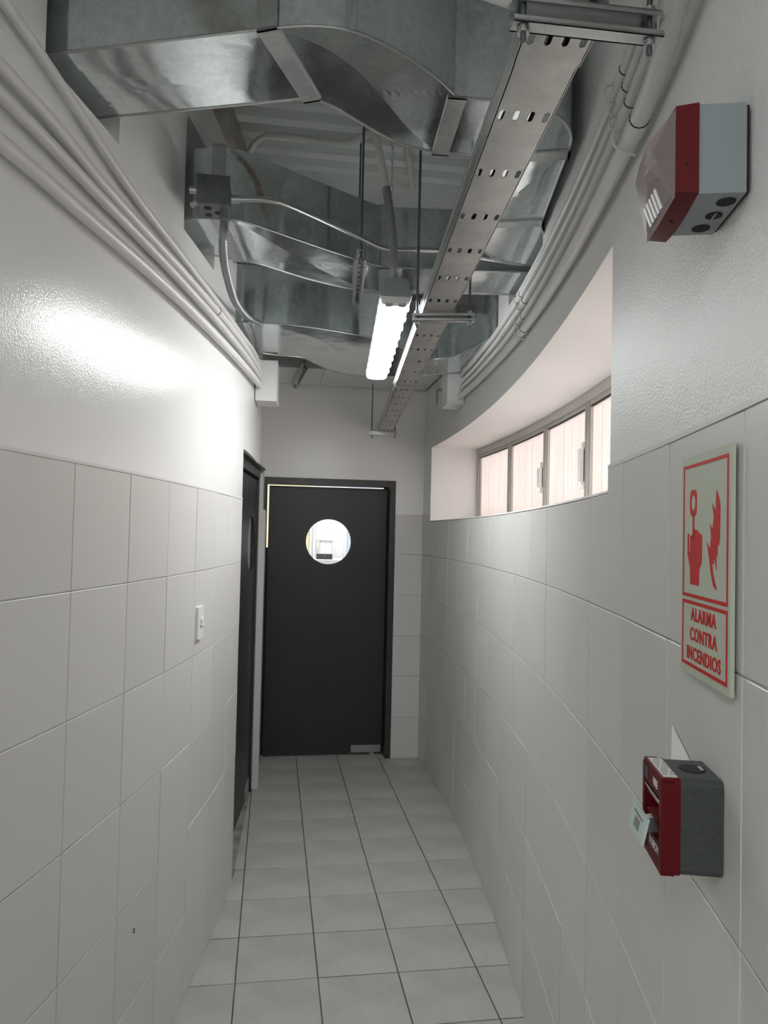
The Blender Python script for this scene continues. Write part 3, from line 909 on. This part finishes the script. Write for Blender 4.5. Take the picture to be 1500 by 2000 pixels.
# ------------------------------------------------------------------ batten lamps
def batten(label, p, q, z):
    p = Vector((*p, z)); q = Vector((*q, z)); dd = q - p
    m = Matrix.Rotation(math.atan2(dd.y, dd.x), 4, 'Z'); m.translation = (p + q) / 2
    t = thing('batten_lamp', label, 'lamp', matrix=m)
    L_ = dd.length; h = L_ / 2
    b = MB()
    prof = [(-.050, .0), (-.054, .004), (-.054, .016), (-.046, .020), (-.040, .052), (-.030, .060), (.030, .060), (.040, .052), (.046, .020), (.054, .016), (.054, .004), (.050, .0)]
    R = Matrix(((0, 0, 1, 0), (1, 0, 0, 0), (0, 1, 0, 0), (0, 0, 0, 1)))
    b.prism(prof, -h, h, R)
    obj('lamp_housing', b, 'sirenbox', t)
    b = MB(); dp = []
    for k in range(11):
        a = math.pi * k / 10
        dp.append((.049 * math.copysign(abs(math.cos(a)) ** .7, math.cos(a)), -.003 - .019 * math.sin(a) ** .6))
    b.prism([(.049, -.0005)] + dp + [(-.049, -.0005)], -h + .040, h - .004, R)
    for k in range(1, 10):                                      # clips along both lower edges
        x = -h + k * L_ / 10
        for s_ in (-1, 1): b.box(x - .012, x + .012, s_ * .050 - .003, s_ * .050 + .003, -.010, .0)
    obj('diffuser', b, 'diffuser', t)
    b = MB(); b.prism([(.049, -.0005)] + dp + [(-.049, -.0005)], -h + .006, -h + .040, R)
    obj('diffuser_end', b, 'white', t)
    for s_ in (-1, 1):
        b = MB(); pts = [(-h + .010, -.013), (-h + .030, -.013)] + [(-h + .030 + .013 * math.sin(math.pi * k / 8), -.013 * math.cos(math.pi * k / 8)) for k in range(1, 8)] + [(-h + .030, .013), (-h + .010, .013)]
        b.prism(pts, -.0245, -.0205, Matrix.Translation((0, s_ * .022, 0)))
        obj('lamp_holder', b, 'galv_dull', t)
    return t
batten('lit white batten lamp hanging beside the cable tray', (.474, -.385), (.579, .819), 2.424)
batten('added unseen batten lamp behind the camera, brightening the near corridor', (-.72, -4.08), (-.30, -2.95), 2.56)  # unseen lamp added as fill for the near walls and ceiling

# ------------------------------------------------------------------ conduits
def cr(pts, step=.07):
    P = [np.array(p, float) for p in pts]
    P = [2 * P[0] - P[1]] + P + [2 * P[-1] - P[-2]]; out = []
    for i in range(1, len(P) - 2):
        n = max(2, int(np.linalg.norm(P[i + 1] - P[i]) / step))
        for k in range(n):
            t = k / n
            out.append(.5 * (2 * P[i] + (P[i + 1] - P[i - 1]) * t + (2 * P[i - 1] - 5 * P[i] + 4 * P[i + 1] - P[i + 2]) * t * t + (3 * P[i] - P[i - 1] - 3 * P[i + 1] + P[i + 2]) * t ** 3))
    out.append(P[-2]); return [tuple(p) for p in out]
def wall_pipe(label, side, r, zy, couplings=(), gap=.009, group=None):
    """conduit following the curved wall; zy = control points (y, z[, extra offset])"""
    X = XL if side == 'left' else XR; sg = 1 if side == 'left' else -1
    pts = [(X(c[0]) + sg * (r + gap + (c[2] if len(c) > 2 else 0)), c[0], c[1]) for c in zy]
    full = []
    for a, c in zip(zy[:-1], zy[1:]): pass
    ys = np.arange(zy[0][0], zy[-1][0], .09).tolist() + [zy[-1][0]]
    zc = cr([(c[0], c[1], c[2] if len(c) > 2 else 0) for c in zy])
    zc = np.array(zc); o = np.argsort(zc[:, 0]); zc = zc[o]
    path = [(X(y) + sg * (r + gap + np.interp(y, zc[:, 0], zc[:, 2])), y, np.interp(y, zc[:, 0], zc[:, 1])) for y in ys]
    mid = path[len(path) // 2]
    t = thing('wall_conduit', label, 'conduit', mid, group=group)
    b = MB(); b.tube(loc(path, mid), r, 12); obj('pipe', b, 'pipe', t)
    for yc in couplings:
        p = [(X(y) + sg * (r + gap + np.interp(y, zc[:, 0], zc[:, 2])), y, float(np.interp(y, zc[:, 0], zc[:, 1]))) for y in (yc - .022, yc + .022)]
        b = MB(); b.tube(loc(p, mid), r + .0022, 14); cp = obj('coupling', b, 'pipe', t)
        b = MB(); c0 = Vector(p[0]); c1 = Vector(p[1])
        b.tube(loc([c0 - (c1 - c0) * .03, c0], mid), r + .0012, 14); obj('coupling_gap', b, 'slotdark', cp)
        cc = (c0 + c1) / 2 + Vector((0, .05, 0))
        b = MB(); pr = []                                      # saddle clamp with its ears
        for k in range(9):
            a = -math.pi / 2 + math.pi * k / 8
            pr.append((cc.x + sg * (r + .0015) * math.cos(a), cc.y, cc.z + (r + .0015) * math.sin(a)))
        pr = [(pr[0][0] - sg * (r + gap - .001), cc.y, pr[0][2] - .006)] + pr + [(pr[-1][0] - sg * (r + gap - .001), cc.y, pr[-1][2] + .006)]
        b.tube(loc(pr, mid), .0024, 6); obj('clamp', b, 'pipe', t)
    return t
wall_pipe('uppermost white conduit on the left wall, running highest by the near duct', 'left', .0115, [(-4.2, 3.08), (-2.6, 2.88), (-1.3, 2.622), (-1.0, 2.560), (-.73, 2.513), (-.245, 2.490), (.39, 2.490), (.85, 2.515), (1.17, 2.520)])
wall_pipe('second white conduit down on the left wall, shaded grey', 'left', .0145, [(-4.2, 2.58), (-2.6, 2.54), (-1.3, 2.492), (-1.1, 2.478), (-.84, 2.452), (-.2, 2.448), (.5, 2.462), (1.17, 2.482)], (.03,))
wall_pipe('third white conduit down on the left wall, close under the second', 'left', .0140, [(-4.2, 2.50), (-2.6, 2.475), (-1.3, 2.441), (-.9, 2.422), (-.2, 2.414), (.5, 2.425), (1.17, 2.448)])
wall_pipe('lowest white conduit on the left wall, bending up to the box', 'left', .0165, [(-4.2, 2.37), (-2.6, 2.36), (-1.3, 2.352), (-1.0, 2.347), (-.5, 2.350), (.1, 2.356), (.7, 2.378), (1.17, 2.408)])
wall_pipe('uppermost slim white conduit on the right wall', 'right', .0125, [(-4.2, 2.60), (-2.6, 2.57), (-1.55, 2.517), (-.7, 2.532), (-.088, 2.545), (.6, 2.558), (1.35, 2.567)], (-1.455, -.13))
wall_pipe('second slim white conduit down on the right wall', 'right', .0125, [(-4.2, 2.55), (-2.6, 2.525), (-1.55, 2.472), (-.7, 2.487), (-.088, 2.503), (.6, 2.515), (1.35, 2.524)], (-1.475, -.19))
wall_pipe('third slim white conduit down on the right wall', 'right', .0125, [(-4.2, 2.50), (-2.6, 2.475), (-1.55, 2.430), (-.7, 2.440), (-.088, 2.452), (.6, 2.474), (1.35, 2.489)], (-1.495, -.165))
wall_pipe('lowest and thickest white conduit on the right wall, above the siren', 'right', .0165, [(-4.2, 2.36), (-3.0, 2.42, .05), (-2.6, 2.47, .06), (-2.2, 2.45, .055), (-2.02, 2.415, .04), (-1.85, 2.372, .015), (-1.66, 2.356), (-1.3, 2.362), (-.7, 2.378), (-.2, 2.396), (.6, 2.424), (1.35, 2.444)], (-1.565, -.20))

# bright steel conduit from the junction box across the face of the middle duct
og = (.3, -.3, 2.68)
t = thing('steel_conduit', 'bright bent steel conduit running from the grey junction box to the right', 'conduit', og)
b = MB(); b.tube(loc(cr([(-.058, -.42, 2.680), (.02, -.415, 2.690), (.088, -.40, 2.694), (.185, -.32, 2.698), (.325, -.22, 2.692), (.43, -.15, 2.680), (.49, -.13, 2.678), (.545, -.125, 2.683), (.68, -.125, 2.693), (.85, -.110, 2.685), (1.0, -.095, 2.68)]), og), .0108, 10)
obj('pipe', b, 'emt', t)
b = MB(); b.tube(loc([(-.066, -.42, 2.680), (-.040, -.419, 2.683)], og), .0135, 10); obj('connector', b, 'zinc', t)
b = MB(); b.tube(loc([(.585, -.126, 2.686), (.600, -.126, 2.687)], og), .0125, 10); b.box(.588 - og[0], .598 - og[0], -.13 - og[1], -.12 - og[1], 2.69 - og[2], 2.715 - og[2]); obj('pipe_clip', b, 'zinc', t)

def corrugated(path, r, pitch=.0085, amp=.0016):
    P = np.array(path); dd = np.r_[0, np.cumsum(np.linalg.norm(np.diff(P, axis=0), axis=1))]
    n = int(dd[-1] / (pitch / 2)); t = np.linspace(0, dd[-1], n)
    pts = [tuple(np.interp(q, dd, P[:, k]) for k in range(3)) for q in t]
    return pts, [r + (amp if i % 2 else -amp) for i in range(n)]
og = (-.083, -.45, 2.63)
t = thing('flexible_conduit', 'grey ribbed flexible conduit hanging from the junction box to the left wall', 'conduit', og)
pts, rr = corrugated(cr([(-.083, -.425, 2.640), (-.084, -.428, 2.590), (-.086, -.42, 2.545), (-.087, -.34, 2.512), (-.083, -.17, 2.502), (-.073, .08, 2.512), (-.046, .30, 2.530), (-.022, .46, 2.556)], .03), .0132)
b = MB(); b.tube(loc(pts, og), rr, 10); obj('ribbed_tube', b, 'flex', t)
b = MB(); b.tube(loc([(-.083, -.425, 2.645), (-.083, -.426, 2.615)], og), .0145, 10); b.tube(loc([(-.083, -.4255, 2.618), (-.083, -.426, 2.606)], og), .0165, 8); obj('connector', b, 'zinc', t)
b = MB(); b.tube(loc([(-.030, .42, 2.550), (-.010, .50, 2.562), (.01, .56, 2.566)], og), .014, 10); obj('connector', b, 'zinc', t)

og = (.44, -.38, 2.5)
t = thing('flexible_conduit', 'grey ribbed flexible conduit dropping from the ceiling to the lit lamp', 'conduit', og)
b = MB(); up = cr([(.375, -.16, ZT + .005), (.385, -.26, 3.12), (.402, -.34, 2.96), (.418, -.36, 2.88), (.434, -.37, 2.79)], .04)
b.tube(loc(up, og), .0125, 10); obj('painted_sleeve', b, 'pipe', t)
pts, rr = corrugated(cr([(.434, -.37, 2.79), (.455, -.375, 2.66), (.463, -.376, 2.58), (.462, -.374, 2.52), (.460, -.365, 2.478)], .03), .0132)
b = MB(); b.tube(loc(pts, og), rr, 10); obj('ribbed_tube', b, 'flex', t)

og = (.2, .2, 3.25)
t = thing('ceiling_conduit', 'painted conduit bent along the ribbed ceiling deck between two ducts', 'conduit', og)
b = MB(); b.tube(loc(cr([(-.10, .40, 3.10), (-.05, .33, 3.22), (-.01, .285, 3.262), (.06, .262, 3.272), (.22, .262, 3.270), (.36, .260, 3.272), (.43, .21, 3.285), (.50, .16, 3.29)]), og), .0125, 10); obj('pipe', b, 'pipe', t)
b = MB(); b.tube(loc([(.425, .215, 3.284), (.455, .19, 3.287)], og), .0165, 10); obj('coupling', b, 'pipe', t)
og = (.36, -1.70, 2.45)
t = thing('tray_conduit', 'white conduit end crossing the top edge of the picture, left of the nearest tray hanger', 'conduit', og)
b = MB(); b.tube(loc([(.432, -1.70, 2.436), (.386, -1.70, 2.446), (.347, -1.70, 2.455), (.20, -1.70, 2.488), (.02, -1.70, 2.53)], og), .0085, 10); obj('pipe', b, 'pipe', t)
b = MB(); b.tube(loc([(.434, -1.70, 2.4355), (.420, -1.70, 2.4385)], og), .0105, 10); obj('end_bushing', b, 'zinc', t)
og = (.64, .45, 3.2)
t = thing('ceiling_conduit', 'straight painted conduit under the ceiling deck, right of the lamp cable', 'conduit', og)
b = MB(); b.tube(loc([(.50, -.15, 3.285), (.66, .45, 3.28), (.70, .62, 3.275)], og), .0125, 10); obj('pipe', b, 'pipe', t)

def chain(label, p, n, link=.028):
    t = thing('hanging_chain', label, 'chain', p)
    for k in range(n):
        b = MB(); pts = []
        for q in range(15):
            a = 2 * math.pi * q / 14
            x = .0042 * math.cos(a); z = (link / 2) * math.sin(a)
            pts.append((x, 0, z - k * link * .88) if k % 2 == 0 else (0, x, z - k * link * .88))
        b.tube(pts, .0011, 6, False); obj('chain_link', b, 'zinc', t)
    return t
chain('thin zinc chain hanging beside the ribbed conduit above the lit lamp', (.452, -.372, 2.985), 21)
chain('short zinc chain hanging from a hook at the ceiling deck', (.405, .10, 3.285), 6)
tc = [o for o in COL.objects if o.name.startswith('hanging_chain')][-1]
b = MB(); b.tube([(.012 * math.cos(a), 0, .012 + .012 * math.sin(a)) for a in np.linspace(0, 2 * math.pi, 15)], .002, 6, False); obj('hook_eye', b, 'rod', tc)

# black cable by the near duct
og = (.50, -1.02, 2.9)
b = MB(); b.tube(loc(cr([(.545, -1.118, 3.02), (.541, -1.117, 2.99), (.532, -1.116, 2.95), (.526, -1.116, 2.93)]), og), .004, 8)
o = obj('cable', b, 'cable'); o.location = og; tag(o, 'black cable hanging down the side of the nearest duct', 'cable')

# ------------------------------------------------------------------ junction boxes
og = (-.117, -.40, 2.685)
t = thing('junction_box', 'grey galvanised junction box on the corner of the middle duct', 'box', og)
b = MB(); b.bevbox(-.048, .048, -.043, .043, -.066, .040, .003, Matrix.Rotation(math.radians(90), 4, 'X'))
b2 = MB(); b2.box(-.048, .048, -.066, .050, -.043, .043); obj('box_body', b2, 'boxgalv', t)
b = MB(); b.box(-.050, .050, -.0695, -.066, -.045, .045)
for sx, sz in ((-.03, .035), (.02, -.035)): b.tube([(sx, -.066, sz), (sx, -.073, sz)], .004, 8)
obj('box_cover', b, 'boxgalv', t)
b = MB()
for sx, sy in ((-.018, -.03), (.012, .0), (-.02, .02)): b.tube([(sx, sy, -.0425), (sx, sy, -.0445)], .012, 14)
obj('knockout', b, 'slotdark', t)
b = MB(); b.tube([(-.048, -.03, .01), (-.075, -.03, .01)], .012, 10); b.tube([(-.048, -.03, -.025), (-.07, -.02, -.035)], .010, 10); obj('connector', b, 'zinc', t)

yb = 1.17; m = wall_frame(yb + .09, 'left')
t = thing('junction_box', 'white square junction box on the left wall where the conduits end', 'box', matrix=m)
b = MB(); b.box(-.09, .09, 2.332, 2.548, .001, .108); obj('box_body', b, 'boxwhite', t)
b = MB(); b.box(-.092, .092, 2.330, 2.550, .108, .113)
for sx in (-.075, .075):
    for z in (2.345, 2.535): b.tube([(sx, z, .113), (sx, z, .117)], .005, 8)
obj('box_cover', b, 'boxwhite', t)
for z in (2.37, 2.42, 2.50):
    b = MB(); b.tube([(-.0903, z, .075), (-.0912, z, .075)], .014, 16); obj('knockout', b, 'white', t)
yb = 1.35; m = wall_frame(yb + .09, 'right')
t = thing('junction_box', 'white square junction box on the right wall where the conduits end', 'box', matrix=m)
b = MB(); b.box(-.09, .09, 2.400, 2.612, .001, .095); obj('box_body', b, 'boxwhite', t)
b = MB(); b.box(-.092, .092, 2.398, 2.614, .095, .101); obj('box_cover', b, 'boxwhite', t)
b = MB(); b.box(-.33, -.27, 2.46, 2.56, .09, .096); b.box(-.33, -.27, 2.555, 2.561, .03, .096); obj('bracket', b, 'galv_dull', t)

# ------------------------------------------------------------------ light switch
m = wall_frame(-.034, 'left'); m.translation.z = 1.306
t = thing('light_switch', 'white two button switch plate on the tiled left wall', 'switch', matrix=m)
b = MB(); b.bevbox(-.036, .036, -.058, .058, .0005, .010, .006); obj('switch_plate', b, 'white', t)
for z in (-.006, .010):
    b = MB(); b.bevbox(-.004, .028, z - .0068, z + .0068, .010, .015, .002); obj('switch_button', b, 'boxwhite', t)
b = MB(); b.box(-.004, .028, -.0165, -.0145, .010, .0108); obj('switch_gap', b, 'slotdark', t)

# ------------------------------------------------------------------ alarm sign on the right wall
m = wall_frame(-1.885, 'right'); m.translation = m.translation + m.col[2].to_3d() * .004
m.translation.z = 1.607
t = thing('fire_alarm_sign', 'pale green fire alarm sign with red hand, flame and lettering', 'sign', matrix=m)
SW, SH = .0945, .144
b = MB(); b.box(-SW, SW, -SH, SH, 0, .005); obj('sign_panel', b, 'signpanel', t)
def flat(name, polys, z=.0050, th=.0005, m_='signred', parent=t):
    b = MB()
    for p in polys: b.prism(p, z, z + th)
    return obj(name, b, m_, parent)
def border(x0, x1, y0, y1, w_):
    return [[(x0, y0), (x1, y0), (x1, y0 + w_), (x0, y0 + w_)], [(x0, y1 - w_), (x1, y1 - w_), (x1, y1), (x0, y1)],
            [(x0, y0 + w_), (x0 + w_, y0 + w_), (x0 + w_, y1 - w_), (x0, y1 - w_)], [(x1 - w_, y0 + w_), (x1, y0 + w_), (x1, y1 - w_), (x1 - w_, y1 - w_)]]
flat('picture_border', border(-.0865, .0865, -.043, .133, .0045))
flat('text_border', border(-.0865, .0865, -.134, -.0475, .0045))
def S(pts, x0, y0, x1, y1): return [(x0 + p[0] * (x1 - x0), y0 + p[1] * (y1 - y0)) for p in pts]
# hand holding an alarm lever: lever frame, stem, fist with finger tops, wrist
HX0, HX1, HY0, HY1 = -.066, -.006, -.026, .096
arm = [(.22, 0), (.80, 0), (.82, .17), (.98, .24), (1.0, .52), (.98, .535), (.86, .545), (.84, .56), (.72, .565), (.70, .585), (.56, .59), (.50, .60), (.44, .58), (.40, .55), (.40, .53), (.18, .53), (.18, .36), (.10, .36), (.10, .55), (.0, .55), (.0, .33), (.18, .18)]
stem = [(.34, .50), (.46, .50), (.46, .78), (.34, .78)]
fr_o = []
def ringpoly(cx, cy, rx, ry, rxi, ryi, n=20):
    out = []
    for k in range(n):
        a0, a1 = 2 * math.pi * k / n, 2 * math.pi * (k + 1) / n
        def sq(a, x, y):
            c, s_ = math.cos(a), math.sin(a)
            return (cx + x * math.copysign(abs(c) ** .55, c), cy + y * math.copysign(abs(s_) ** .55, s_))
        out.append([sq(a0, rx, ry), sq(a1, rx, ry), (cx + rxi * math.cos(a1), cy + ryi * math.sin(a1)), (cx + rxi * math.cos(a0), cy + ryi * math.sin(a0))])
    return out
flat('hand_symbol', [S(arm, HX0, HY0, HX1, HY1), S(stem, HX0, HY0, HX1, HY1)] + ringpoly(-.0430, .0815, .0145, .0175, .0085, .0100))
fl = [(.72, 0), (.53, .03), (.34, .16), (.19, .32), (.0, .474), (.25, .40), (.34, .53), (.25, .66), (.43, .595), (.53, .725), (.40, .8625), (.66, .79), (.68, .90), (.72, 1.0),
      (.95, .887), (1.0, .806), (.975, .515), (.91, .434), (.81, .48), (.82, .32), (.70, .40), (.75, .194), (.59, .32), (.51, .248), (.42, .256), (.53, .14), (.76, .012)]
def tri(poly):
    bm = bmesh.new(); vs = [bm.verts.new((p[0], p[1], 0)) for p in poly]; f = bm.faces.new(vs)
    bmesh.ops.triangulate(bm, faces=[f]); out = [[(v.co.x, v.co.y) for v in q.verts] for q in bm.faces]; bm.free(); return out
flat('flame_symbol', [S(q, .012, -.0265, .060, .094) for q in tri(fl)])
for txt, yy, sz, sq in (('ALARMA', -.0655, .0235, .98), ('CONTRA', -.0912, .0235, .98), ('INCENDIOS', -.1168, .0235, .96)):
    me = text_mesh(txt, sz, .00055, sq, .0003, 1.12); me.materials.clear(); me.materials.append(M['signred'])
    o = put('lettering', me, t); o.location = (0, yy, .0054)

# ------------------------------------------------------------------ siren with strobe on the right wall
m = wall_frame(-2.0, 'right'); m.translation.z = 2.0275
t = thing('alarm_siren', 'red alarm siren with clear strobe lens on a grey box, high on the right wall', 'siren', matrix=m)
# local: x = towards the camera (0 is the near face), y up, z out of the wall
b = MB(); b.box(-.115, 0, .0, .102, .0035, .0545); obj('back_box', b, 'sirenbox', t)
b = MB(); b.box(-.113, -.002, .002, .100, .0, .0035); obj('gasket', b, 'slotdark', t)
b = MB()
Rx = Matrix.Rotation(math.radians(90), 4, 'X')
for (x, z, r) in ((-.022, .018, .0105), (-.094, .024, .0105), (-.058, .020, .0095)):
    b = MB(); b.tube([(x, .0002, z), (x, -.0012, z)], r, 20); obj('knockout', b, 'slotdark', t)
b = MB(); b.box(-.0665, -.0495, -.0016, -.001, .0185, .0212); obj('knockout_bar', b, 'sirenbox', t)
def bulge(z0, z1, shrink0, shrink1, y0=-.006, y1=.108):
    b = MB(); n = 10; vs = []
    for z, sh in ((z0, shrink0), (z1, shrink1)):
        for k in range(n + 1):
            x = -.136 + .140 * k / n; e = 4 * (k / n - .5) ** 2
            vs.append((x + (sh if k == 0 else -sh if k == n else 0), y0 + sh + .006 * e, z))
        for k in range(n + 1):
            x = .004 - .140 * k / n; e = 4 * (k / n - .5) ** 2
            vs.append((x + (-sh if k == 0 else sh if k == n else 0), y1 - sh - .006 * e, z))
    k = 2 * (n + 1)
    b.add(vs, [tuple(range(k))[::-1], tuple(range(k, 2 * k))] + [(i, (i + 1) % k, k + (i + 1) % k, k + i) for i in range(k)])
    return b
obj('red_body', bulge(.0555, .0800, 0, .002), 'red', t)
# red flank facing the viewer is smoked plastic; lens is a sloped wedge with its ridge low down
b = MB(); x0, x1 = -.130, .000
lens = [(x0, -.003, .080), (x1, -.003, .080), (x1, .098, .080), (x0, .098, .080),
        (-.088, .057, .1045), (-.038, .055, .1055), (-.040, .080, .1005), (-.090, .080, .0995)]
b.add(lens, [(0, 3, 2, 1), (4, 5, 6, 7), (0, 1, 5, 4), (1, 2, 6, 5), (2, 3, 7, 6), (3, 0, 4, 7)])
obj('strobe_lens', b, 'clearlens', t)
b = MB(); b.bevbox(-.122, -.008, .004, .092, .0802, .083, .008); obj('lens_base', b, 'redlens', t)
b = MB(); b.tube([(-.082, .062, .093), (-.046, .062, .093)], .0035, 8); b.box(-.086, -.042, .057, .059, .082, .095); obj('flash_tube', b, 'zinc', t)
for k in range(5):
    x = -.096 + k * .0125
    b = MB(); b.add([(x, .004, .0829), (x + .006, .004, .0829), (x + .008, .026, .0917), (x + .002, .026, .0917), (x, .0032, .0847), (x + .006, .0032, .0847), (x + .008, .0252, .0935), (x + .002, .0252, .0935)],
                    [(0, 1, 2, 3), (7, 6, 5, 4), (0, 4, 5, 1), (1, 5, 6, 2), (2, 6, 7, 3), (3, 7, 4, 0)])
    obj('sound_slot', b, 'white', t)
for y in (.034, .073):
    b = MB(); b.tube([(.0035, y, .068), (.0042, y, .068)], .0014, 8); obj('screw_hole', b, 'slotdark', t)
b = MB(); b.tube([(-.06, -.0055, .068), (-.06, -.0065, .068)], .0016, 8); obj('screw_hole', b, 'slotdark', t)

# ------------------------------------------------------------------ manual call point
m = wall_frame(-1.94, 'right'); m.translation.z = 1.245
t = thing('manual_call_point', 'red pull handle fire alarm box on a grey back box, below the sign', 'fire alarm', matrix=m)
PW, PH = .088, .112
b = MB(); b.bevbox(-PW, .0, .0, PH, .002, .0500, .007); obj('back_box', b, 'greybox', t)
b = MB(); b.tube([(-.045, PH - .0004, .024), (-.045, PH + .0012, .024)], .0155, 24); obj('knockout', b, 'slotdark', t)['label'] = 'round dark knockout on top of the box'
b = MB(); b.box(-.053, -.038, PH + .0012, PH + .0016, .012, .016); obj('knockout_glint', b, 'zinc', t)
# red front: a shell with a recessed middle
b = MB()
b.bevbox(-PW - .001, .001, -.001, PH + .001, .0500, .0560, .006)
b.box(-PW + .005, -.004, .086, PH - .001, .056, .072); b.box(-PW + .005, -.004, .001, .030, .056, .070)
b.box(-PW - .001, -PW + .008, .004, PH - .004, .056, .0725); b.box(-.009, .001, .004, PH - .004, .056, .0725)
b.box(-PW + .001, -.001, PH - .006, PH + .001, .056, .0715); b.box(-PW + .001, -.001, -.001, .006, .056, .0715)
b.add([(-PW + .008, .086, .056), (-.009, .086, .056), (-.009, .086, .072), (-PW + .008, .086, .072), (-PW + .008, .060, .056), (-.009, .060, .056)], [(0, 1, 5, 4), (3, 2, 5, 4), (0, 3, 4), (1, 2, 5)])
front = obj('red_cover', b, 'red', t)
b = MB(); b.box(-.028, -.010, -.0035, -.001, .052, .062); obj('cover_catch', b, 'red', front)
b = MB(); b.add([(-.075, .084, .0728), (-.006, .084, .0728), (-.006, .070, .0655), (-.075, .070, .0655), (-.075, .084, .0735), (-.006, .084, .0735), (-.006, .070, .0662), (-.075, .070, .0662)],
                [(0, 3, 2, 1), (4, 5, 6, 7), (0, 1, 5, 4), (1, 2, 6, 5), (2, 3, 7, 6), (3, 0, 4, 7)])
lab = obj('front_label', b, 'paper', t)
for q in range(6):
    b = MB(); x = -.056 + q * .0052
    b.add([(x, .081, .0736), (x + .003, .081, .0736), (x + .003, .074, .0699), (x, .074, .0699)], [(0, 1, 2, 3)]); obj('label_print', b, 'signred', lab)
me = text_mesh('FIRE', .013, .0003, .9, .0002); me.materials.clear(); me.materials.append(M['paper'])
o = put('lettering', me, t); o.location = (-.027, .0975, .0723)
me = text_mesh('BOSCH', .013, .0003, 1.0, .0002); me.materials.clear(); me.materials.append(M['paper'])
o = put('lettering', me, t); o.location = (-.040, .019, .0703)
b = MB(); b.box(-.080, -.062, .090, .106, .0722, .0727); obj('front_emblem', b, 'greybox', t)
b = MB(); b.box(-.078, -.004, PH + .0012, PH + .0018, .0525, .0690)
tl = obj('top_label', b, 'paper', t)
b = MB()
for q in range(5):
    for r_ in range(7):
        if (q * 3 + r_ * 5) % 4: b.box(-.074 + r_ * .0095, -.074 + r_ * .0095 + .0065, PH + .0018, PH + .0020, .0540 + q * .0028, .0553 + q * .0028)
obj('label_print', b, 'print', tl)
# pull handle: stem and a T shaped card
b = MB(); b.add([(-.050, .036, .060), (-.036, .036, .060), (-.036, .056, .060), (-.050, .056, .060), (-.050, .034, .084), (-.036, .034, .084), (-.036, .050, .084), (-.050, .050, .084)],
                [(0, 3, 2, 1), (4, 5, 6, 7), (0, 1, 5, 4), (1, 2, 6, 5), (2, 3, 7, 6), (3, 0, 4, 7)])
obj('handle_stem', b, 'steel', t)
b = MB(); R = Matrix.Translation((-.045, .043, .086)) @ Matrix.Rotation(math.radians(-12), 4, 'X')
b.bevbox(-.036, .036, -.0165, .0165, 0, .003, .002, R)
hb = obj('pull_bar', b, 'teal', t)
b = MB(); b.box(-.012, .012, -.008, .004, .003, .0034, 0, R); b.box(-.022, .020, .007, .010, .003, .0034, 0, R); obj('handle_print', b, 'print', hb)
b = MB(); b.box(-.055, -.012, .0575, .060, .060, .0745); obj('handle_guard', b, 'red', t)

# torn white paper above it
m = wall_frame(-1.79, 'right'); m.translation.z = 1.33
b = MB(); b.prism([(-.055, -.02), (.060, -.02), (.058, .004), (.020, .018), (-.030, .033), (-.052, .040)], .0030, .0038)
o = obj('paper_scrap', b, 'scrap'); o.matrix_world = m
tag(o, 'torn white paper scrap stuck to the tiles behind the red pull handle box', 'paper')

bpy.context.view_layer.update()
